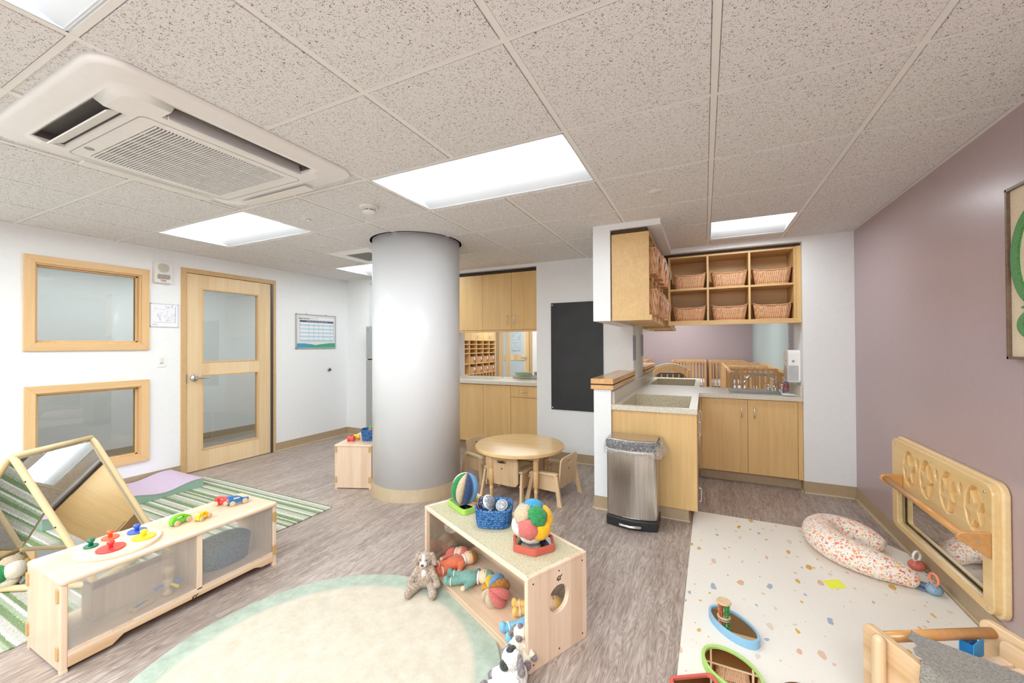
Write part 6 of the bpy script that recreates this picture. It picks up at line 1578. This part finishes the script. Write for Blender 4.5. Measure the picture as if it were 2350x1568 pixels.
# ------------------------------------------------------------ wall mirror with pull-up rail
t = thing('wall_mirror_panel', 'birch wall panel with cut-out suns, long mirror and pull-up rail', 'wall mirror', (XR, 2.98, 0.43))
py0, py1, pz0, pz1 = 2.468-2.98, 3.500-2.98, 0.148-0.43, 0.722-0.43
tx0, tx1 = -0.056, -0.026
m = MB(); m.prism(rrect(py0, pz0, py1, pz1, 0.05, 8), 'x', tx0, tx1); fp = obj('face_panel', m, M_birch, t)
k = MB(); k.prism(rrect(2.545-2.98, 0.190-0.43, 3.425-2.98, 0.405-0.43, 0.02, 4), 'x', -0.1, 0.0)
for cy in (3.255, 3.045, 2.825, 2.600): k.prism(ell(cy-2.98, 0.575-0.43, 0.078, 0.105, 40), 'x', -0.1, 0.0)
for cy in (3.150, 2.935, 2.712): k.prism(ell(cy-2.98, 0.635-0.43, 0.018, 0.028, 20), 'x', -0.1, 0.0)
cut(fp, k)
md = fp.modifiers.new('bev', 'BEVEL'); md.width = 0.006; md.segments = 3; md.limit_method = 'ANGLE'; md.angle_limit = 0.9
m = MB(); m.prism(rrect(py0-0.012, pz0-0.012, py1+0.012, pz1+0.012, 0.055, 8), 'x', -0.030, -0.001); bp_ = obj('edge_surround', m, wood('pale_edge', S(238, 212, 164), S(226, 194, 142), 'y', 0.3), t, bevel=0.01, seg=3)
k = MB(); k.prism(rrect(2.53-2.98, 0.18-0.43, 3.44-2.98, 0.42-0.43, 0.02, 4), 'x', -0.1, -0.012); cut(bp_, k)
md = bp_.modifiers.new('bev', 'BEVEL'); md.width = 0.008; md.segments = 3; md.limit_method = 'ANGLE'; md.angle_limit = 0.9
m = MB(); m.box((-0.017, 2.532-2.98, 0.182-0.43), (-0.0135, 3.438-2.98, 0.418-0.43)); obj('mirror_glass', m, M_mirror, t)
for q, cy in enumerate((3.255, 3.045, 2.825, 2.600)):
    pts_ = []
    for i in range(10):
        a = 2*PI*i/10+0.35*q+0.2; r_ = (1.0, 0.42)[i % 2]; pts_.append((cy-2.98+0.013+0.070*r_*math.cos(a), 0.565-0.43+0.092*r_*math.sin(a)))
    m = MB(); m.prism(pts_, 'x', -0.054, -0.028); obj('carved_star', m, M_birch, t, bevel=0.002)
for y, z in ((3.44, 0.69), (2.98, 0.695), (2.52, 0.68), (3.46, 0.17), (2.98, 0.166), (2.51, 0.17)):
    m = MB(); m.lathe([(0.007, 0), (0.006, 0.003)], 12, M=Matrix.Translation((tx0, y-2.98, z-0.43)) @ Matrix.Rotation(-PI/2, 4, 'Y')); obj('screw', m, M_screw, t)
for y in (2.485, 3.345):
    prof = [(-0.056, -0.030), (-0.056, 0.085)]+[(-0.140+0.026*math.cos(a), 0.050+0.026*math.sin(a)) for a in [PI*0.55+PI*0.9*k/8 for k in range(9)]]
    m = MB(); m.prism(prof, 'y', y-2.98-0.012, y-2.98+0.012); br = obj('rail_bracket', m, M_rail, t, bevel=0.005)
    m = MB(); m.lathe([(0.006, 0), (0.005, 0.002)], 12, M=Matrix.Translation((-0.100, y-2.98-0.012, 0.04)) @ Matrix.Rotation(PI/2, 4, 'X')); obj('screw', m, M_screw, br)
m = MB(); m.tube([(-0.140, 2.497-2.98, 0.052), (-0.140, 3.333-2.98, 0.052)], 0.0165, 16); obj('pull_up_rail', m, M_rail, t)

# ------------------------------------------------------------ framed leaf picture
t = thing('framed_picture', 'brown-framed beige canvas with green stitched leaf shapes on mauve wall', 'picture', (XR, 2.0, 1.63))
m = MB(); m.box((-0.022, -0.398, -0.343), (-0.004, 0.398, 0.343)); obj('canvas', m, plush('beige_canvas', S(226, 208, 182), S(208, 188, 160), 250, 0.3), t)
for a, b in (((-0.41, -0.355), (-0.398, 0.355)), ((0.398, -0.355), (0.41, 0.355)), ((-0.41, -0.355), (0.41, -0.343)), ((-0.41, 0.343), (0.41, 0.355))):
    m = MB(); m.box((-0.034, a[0], a[1]), (0, b[0], b[1])); obj('frame_rail', m, wood('walnut_frame', S(132, 108, 90), S(98, 76, 60), 'y') if 'walnut_frame' not in bpy.data.materials else bpy.data.materials['walnut_frame'], t, bevel=0.001)
M_tuft = plush('green_tufting', S(96, 156, 92), S(64, 122, 64), 200, 1.0, 0.003)
def crescent(cy, cz, R0, w_, a0, a1, name='tufted_leaf'):
    o_ = [(cy+R0*math.cos(a)*0.5, cz+R0*math.sin(a)) for a in [a0+(a1-a0)*k/16 for k in range(17)]]
    i_ = [(cy+(R0*math.cos(a)*0.5-w_*math.sin(PI*(1-k/16))), cz+R0*0.97*math.sin(a)) for k, a in [(k, a1+(a0-a1)*k/16) for k in range(17)]][1:-1]
    m = MB(); m.prism(o_+i_, 'x', -0.030, -0.021); obj(name, m, M_tuft, t)
def leaf_ring(cy, cz, ry, rz, w_):
    m = MB(); n = 40; A = ell(cy, cz, ry, rz, n); B = ell(cy, cz, ry-w_, rz-w_*0.8, n)
    V = [[m.bm.verts.new((x, y, z)) for y, z in P_] for x, P_ in ((-0.021, A), (-0.030, A), (-0.030, B), (-0.021, B))]
    for P_, Q in zip(V, V[1:]): m._faces([m.bm.faces.new([P_[i], P_[(i+1) % n], Q[(i+1) % n], Q[i]]) for i in range(n)])
    obj('tufted_leaf', m, M_tuft, t)
leaf_ring(0.250, 0.055, 0.138, 0.20, 0.042)
leaf_ring(0.250, -0.215, 0.105, 0.062, 0.034)
crescent(-0.05, 0.05, 0.24, 0.05, -PI*0.42, PI*0.45)
crescent(-0.02, -0.22, 0.09, 0.04, -PI*0.45, PI*0.45)
m = MB(); m.prism(ell(0.315, -0.145, 0.014, 0.006, 14), 'x', -0.030, -0.021); obj('tufted_dot', m, M_tuft, t)

# ------------------------------------------------------------ wooden cradle at the lower right
t = thing('toy_cradle', 'wooden toy cradle with round handle bar at the lower right', 'cradle', (0.715, 1.905, 0.0), 0.4905)
# local x along the bar, y away from the camera; bar at y=0, body toward -y
CW = 0.43
M_blk = wood('butcher_block', S(230, 202, 166), S(202, 162, 118), 'y', 0.3, 45, stave=0.05)
for s in (-1, 1):
    x = s*CW/2
    prof = round_poly([(0.03, 0.011), (0.030, 0.362), (-0.62, 0.335), (-0.62, 0.011)], 0.03)
    m = MB(); m.prism(prof, 'x', x-0.011 if s > 0 else x-0.016, x+0.016 if s > 0 else x+0.011); sp_ = obj('side_panel', m, M_blk, t, bevel=0.006, seg=3)
    if s < 0:
        k = MB(); k.prism(rrect(-0.30, 0.06, -0.12, 0.29, 0.05), 'x', -1, 0.0); cut(sp_, k); md = sp_.modifiers.new('bev', 'BEVEL'); md.width = 0.004; md.segments = 2; md.limit_method = 'ANGLE'; md.angle_limit = 0.7
m = MB(); m.tube([(-CW/2+0.011, -0.01, 0.330), (CW/2-0.011, -0.01, 0.330)], 0.0175, 18); obj('handle_bar', m, M_rail, t)
m = MB(); m.prism(round_poly([(-0.045, 0.05), (-0.055, 0.345), (-0.56, 0.32), (-0.56, 0.05)], 0.02), 'x', CW/2-0.045, CW/2-0.030); obj('inner_panel', m, M_blk, t, bevel=0.003)
m = MB(); m.cap((-CW/2-0.034, -0.048, 0.033), (-CW/2-0.034, -0.050, 0.350), 0.019, 0.019, 16); obj('front_post', m, M_chair, t)
for k in range(6):
    m = MB(); m.box((-CW/2+0.05, -0.095-k*0.052, 0.275+k*0.002), (CW/2-0.048, -0.058-k*0.052, 0.288+k*0.002)); obj('slat', m, M_ply, t, bevel=0.002)
cr_ = t
t = thing('grey_blanket', 'grey ruffled felt cloth draped over the toy cradle', 'blanket', (0.715, 1.905, 0.0), 0.4905)
M_felt = plush('grey_felt', S(152, 146, 138), S(112, 106, 98), 190, 0.5, 0.002)
m = MB(); nx, ny = 44, 30; V = []
random.seed(5)
for j in range(ny+1):
    row = []
    for i in range(nx+1):
        fx, fy = i/nx, j/ny
        lx_ = -0.135-0.130*min(1, fy*3.0); ly_ = -0.040-0.50*fy; lz_ = 0.372
        rx_ = -0.105+0.30*fy; ry_ = -0.046-0.42*fy; rz2 = 0.362
        x = lx_+(rx_-lx_)*fx; y = ly_+(ry_-ly_)*fx
        ruff = (1-fx)**6*0.008*math.sin(fy*70+2*math.sin(fy*9))
        z = 0.372-0.008*fx+0.003*math.sin(5*fx+8*fy)-(2.0*(-0.232-x) if x < -0.232 else 0)+ruff*min(1, fy*5)*0.5
        x += (1-fx)**8*0.012*math.sin(fy*55+1.0)
        row.append(m.bm.verts.new((x, y, z)))
    V.append(row)
for j in range(ny):
    m._faces([m.bm.faces.new([V[j][i], V[j][i+1], V[j+1][i+1], V[j+1][i]]) for i in range(nx)], True)
bl = obj('cloth', m, M_felt, t); md = bl.modifiers.new('sol', 'SOLIDIFY'); md.thickness = 0.004
t = thing('blue_book', 'bright blue soft book standing inside the toy cradle', 'book', (0.822, 1.938, 0.262), 0.9)
M_bb = solid('bright_blue_cover', (20, 150, 214), 0.4)
m = MB(); m.box((-0.045, -0.020, 0.0), (0.045, -0.016, 0.062)); obj('cover', m, M_bb, t, bevel=0.002)
m = MB(); m.box((-0.045, 0.012, 0.0), (0.045, 0.016, 0.062)); obj('cover', m, M_bb, t, bevel=0.002)
m = MB(); m.box((-0.045, -0.0155, 0.0), (-0.040, 0.0115, 0.060)); m.box((-0.040, -0.004, 0.0), (0.043, 0.0, 0.054)); obj('spine_and_page', m, solid('deep_blue_page', (10, 110, 176), 0.5), t)

# ------------------------------------------------------------ cot room beyond the hatch
M_cot = wood('cot_wood', S(226, 184, 136), S(206, 158, 108), 'z', 0.35, 50)
def crib(label, loc, rz, W=0.62, L=0.95, H=1.0, group='cots in the room beyond the sink hatch'):
    t = thing('baby_cot', label, 'cot', loc, rz, group)
    for x in (-W/2, W/2):
        for y in (-L/2, L/2):
            m = MB(); m.box((x-0.022, y-0.018, 0), (x+0.022, y+0.018, H)); obj('corner_post', m, M_cot, t, bevel=0.003)
    for z in (H-0.035, 0.42):
        for y in (-L/2, L/2): obj('end_rail', MB().box((-W/2+0.02, y-0.012, z), (W/2-0.02, y+0.012, z+0.035)), M_cot, t)
        for x in (-W/2, W/2): obj('side_rail', MB().box((x-0.012, -L/2+0.018, z), (x+0.012, L/2-0.018, z+0.035)), M_cot, t)
    for y in (-L/2, L/2):
        m = MB()
        for k in range(9): x = -W/2+0.02+(W-0.04)*(k+0.5)/9; m.box((x-0.010, y-0.006, 0.45), (x+0.010, y+0.006, H-0.03))
        obj('end_slats', m, M_cot, t)
    for x in (-W/2, W/2):
        m = MB()
        for k in range(13): y = -L/2+0.02+(L-0.04)*(k+0.5)/13; m.box((x-0.006, y-0.008, 0.45), (x+0.006, y+0.008, H-0.03))
        obj('side_slats', m, M_cot, t)
    m = MB(); m.box((-W/2+0.02, -L/2+0.02, 0.50), (W/2-0.02, L/2-0.02, 0.58)); obj('mattress', m, M_paper, t, bevel=0.01)
    return t
c0 = crib('cot nearest the sink hatch, in the row along the pale blue wall', (0.61, 6.05, 0), 0)
copy_thing(c0, (0.61, 7.04, 0), 0, 'second cot from the hatch in the row along the pale blue wall', 'cots in the room beyond the sink hatch')
copy_thing(c0, (0.61, 8.03, 0), 0, 'third cot from the hatch in the row along the pale blue wall', 'cots in the room beyond the sink hatch')
c4 = copy_thing(c0, (-0.29, 9.37, 0), 0, 'cot against the far mauve wall, in the middle of the hatch view', 'cots in the room beyond the sink hatch')
c5 = copy_thing(c0, (0.42, 9.37, 0), 0, 'cot against the far mauve wall near its corner with the blue wall', 'cots in the room beyond the sink hatch')
c6 = copy_thing(c0, (-1.45, 9.37, 0), 0, 'cot against the far mauve wall, seen at the left of the hatch', 'cots in the room beyond the sink hatch')
t = thing('rocking_chair', 'wooden glider chair with curved top rail beyond the far basin', 'chair', (-0.50, 6.95, 0), 0.25)
arc = lambda r0, z0: [(0.30*math.sin(a), 0.0, z0+r0*(math.cos(a)-1)) for a in [-1.0+2.0*k/14 for k in range(15)]]
m = MB(); P0 = arc(0.20, 1.01); 
top_ = [(p[0], p[2]) for p in P0]; bot_ = [(p[0]*0.98, p[2]-0.10) for p in P0][::-1]
m.prism(top_+bot_, 'y', -0.015, 0.015); obj('top_rail', m, M_cot, t)
for k in range(6):
    x = -0.22+0.088*k; m = MB(); m.box((x-0.012, -0.008, 0.42), (x+0.012, 0.008, 0.86)); obj('back_spindle', m, M_cot, t)
m = MB(); m.tube([(p[0]*1.01, 0.05, p[2]+0.004) for p in P0], 0.022, 8); m.box((-0.25, 0.02, 0.42), (0.25, 0.09, 0.88)); obj('grey_cushion', m, solid('grey_cushion', (140, 132, 122), 0.8), t)
m = MB(); m.box((-0.28, 0.02, 0.34), (0.28, 0.52, 0.42)); obj('seat', m, M_cot, t)
for s in (-1, 1):
    m = MB(); m.box((s*0.30-0.03, 0.0, 0.56), (s*0.30+0.03, 0.5, 0.60)).box((s*0.30-0.02, 0.03, 0.05), (s*0.30+0.02, 0.08, 0.93)).box((s*0.30-0.02, 0.42, 0.05), (s*0.30+0.02, 0.46, 0.56)); obj('arm_frame', m, M_cot, t)
    m = MB(); m.box((s*0.30-0.03, -0.05, 0.0), (s*0.30+0.03, 0.60, 0.05)); obj('runner', m, M_cot, t)

# ------------------------------------------------------------ room beyond the left hatch
t = thing('cubby_unit', 'tall maple cubby unit with baskets seen through the left hatch', 'cubbies', (XL, 7.85, 0))
# faces +x; local y along the wall
Yn, Yp, Dp, th = -0.95, 0.82, 0.30, 0.018
ncol = 6; stp = (Yp-Yn)/ncol
m = MB()
for i in range(ncol+1): m.box((0, Yn+i*stp-th/2, 0.02), (Dp, Yn+i*stp+th/2, 1.45))
m.box((0, Yn, 0.02), (0.01, Yp, 1.45)); obj('carcass', m, M_oakx, t)
for z in (0.03, 0.70, 0.93, 1.16, 1.26, 1.36, 1.45):
    m = MB(); m.box((0.01, Yn, z-th/2), (Dp, Yp, z+th/2)); obj('shelf_board', m, M_oakx, t)
for i in range(ncol):
    m = MB(); y = Yn+(i+0.5)*stp; m.box((0.01, y-th/2, 0.04), (Dp, y+th/2, 0.69)); obj('locker_divider', m, M_oakx, t)
for i in range(3):
    for s in (0, 1):
        y0 = Yn+(2*i+s)*stp; m = MB(); m.box((Dp-0.018, y0+0.003, 1.46), (Dp, y0+stp-0.003, 2.1)); d = obj('door', m, M_oak, t)
        m = MB(); yy = y0+(stp-0.04 if s == 0 else 0.04); m.tube([(Dp, yy, 1.50), (Dp+0.025, yy, 1.505), (Dp+0.025, yy, 1.595), (Dp, yy, 1.60)], 0.004, 6); obj('pull_handle', m, M_chrome, d)
m = MB(); m.box((0, Yn, 1.46), (Dp-0.02, Yp, 2.1)); obj('upper_box', m, M_oakx, t)
bk = wicker('wicker_basket', 'tagged wicker basket in the far cubbies, upper basket row, farthest', (XL+0.185, 7.85+Yn+stp*5.5, 0.940), PI/2, 0.235, 0.22, 0.15, 'wicker baskets in the far cubby unit', ribs=26, tagc=M_paper, dip=0.01)
rown = ('lower', 'upper'); pos = ('sixth', 'fifth', 'fourth', 'third', 'second', 'farthest')
for j, zz in enumerate((0.710, 0.940)):
    for i in range(2, 6):
        if i == 5 and j == 1: continue
        copy_thing(bk, (XL+0.185, 7.85+Yn+stp*(i+0.5), zz), PI/2, 'tagged wicker basket in the far cubbies, %s basket row, %s from the door' % (rown[j], ('fourth', 'third', 'second', 'nearest')[i-2] if i < 5 else 'first'), 'wicker baskets in the far cubby unit')
# far door with glass lights
m = MB(); m.box((-4.90, 9.27, 0), (-4.84, 9.30, 2.17)).box((-3.97, 9.27, 0), (-3.90, 9.30, 2.17)).box((-4.90, 9.27, 2.11), (-3.90, 9.30, 2.17))
d2 = struct('door_2', m, M_frame, bevel=0.002)
m = MB(); holes(m, -4.83, -3.98, 0.01, 2.10, [(-4.70, -4.62, 0.2, 0.95), (-4.50, -4.12, 0.2, 0.95), (-4.70, -4.62, 1.10, 1.9), (-4.50, -4.12, 1.10, 1.9)], lambda mm, a, b, p, q: mm.box((a, 9.262, p), (b, 9.29, q))); lf = obj('door_leaf', m, M_door, d2)
m = MB(); m.box((-4.72, 9.272, 0.19), (-4.10, 9.276, 1.91)); obj('glass_pane', m, plain('pale_glazing', S(196, 212, 222), 0.15), lf)
m = MB(); m.box((-4.44, 9.258, 1.2), (-4.22, 9.262, 1.75)); obj('posted_notice', m, plain('printed_notice', S(190, 205, 214), 0.6, noise=0.3, nscale=60), lf)
m = MB(); m.lathe([(0.03, 0), (0.03, 0.01), (0.012, 0.02), (0.012, 0.05)], 18, M=Matrix.Translation((-4.05, 9.262, 1.02)) @ Matrix.Rotation(PI/2, 4, 'X')); m.cap((-4.05, 9.21, 1.02), (-4.17, 9.21, 1.02), 0.01); obj('door_handle', m, M_chrome, lf)
t = thing('door_stop', 'small dark wall bumper on the white wall beyond the left hatch', 'door stop', (-3.72, 9.30, 1.10))
m = MB(); m.lathe([(0.03, 0), (0.03, 0.01), (0.02, 0.03)], 16, M=Matrix.Rotation(PI/2, 4, 'X')); obj('flange', m, M_grey, t)
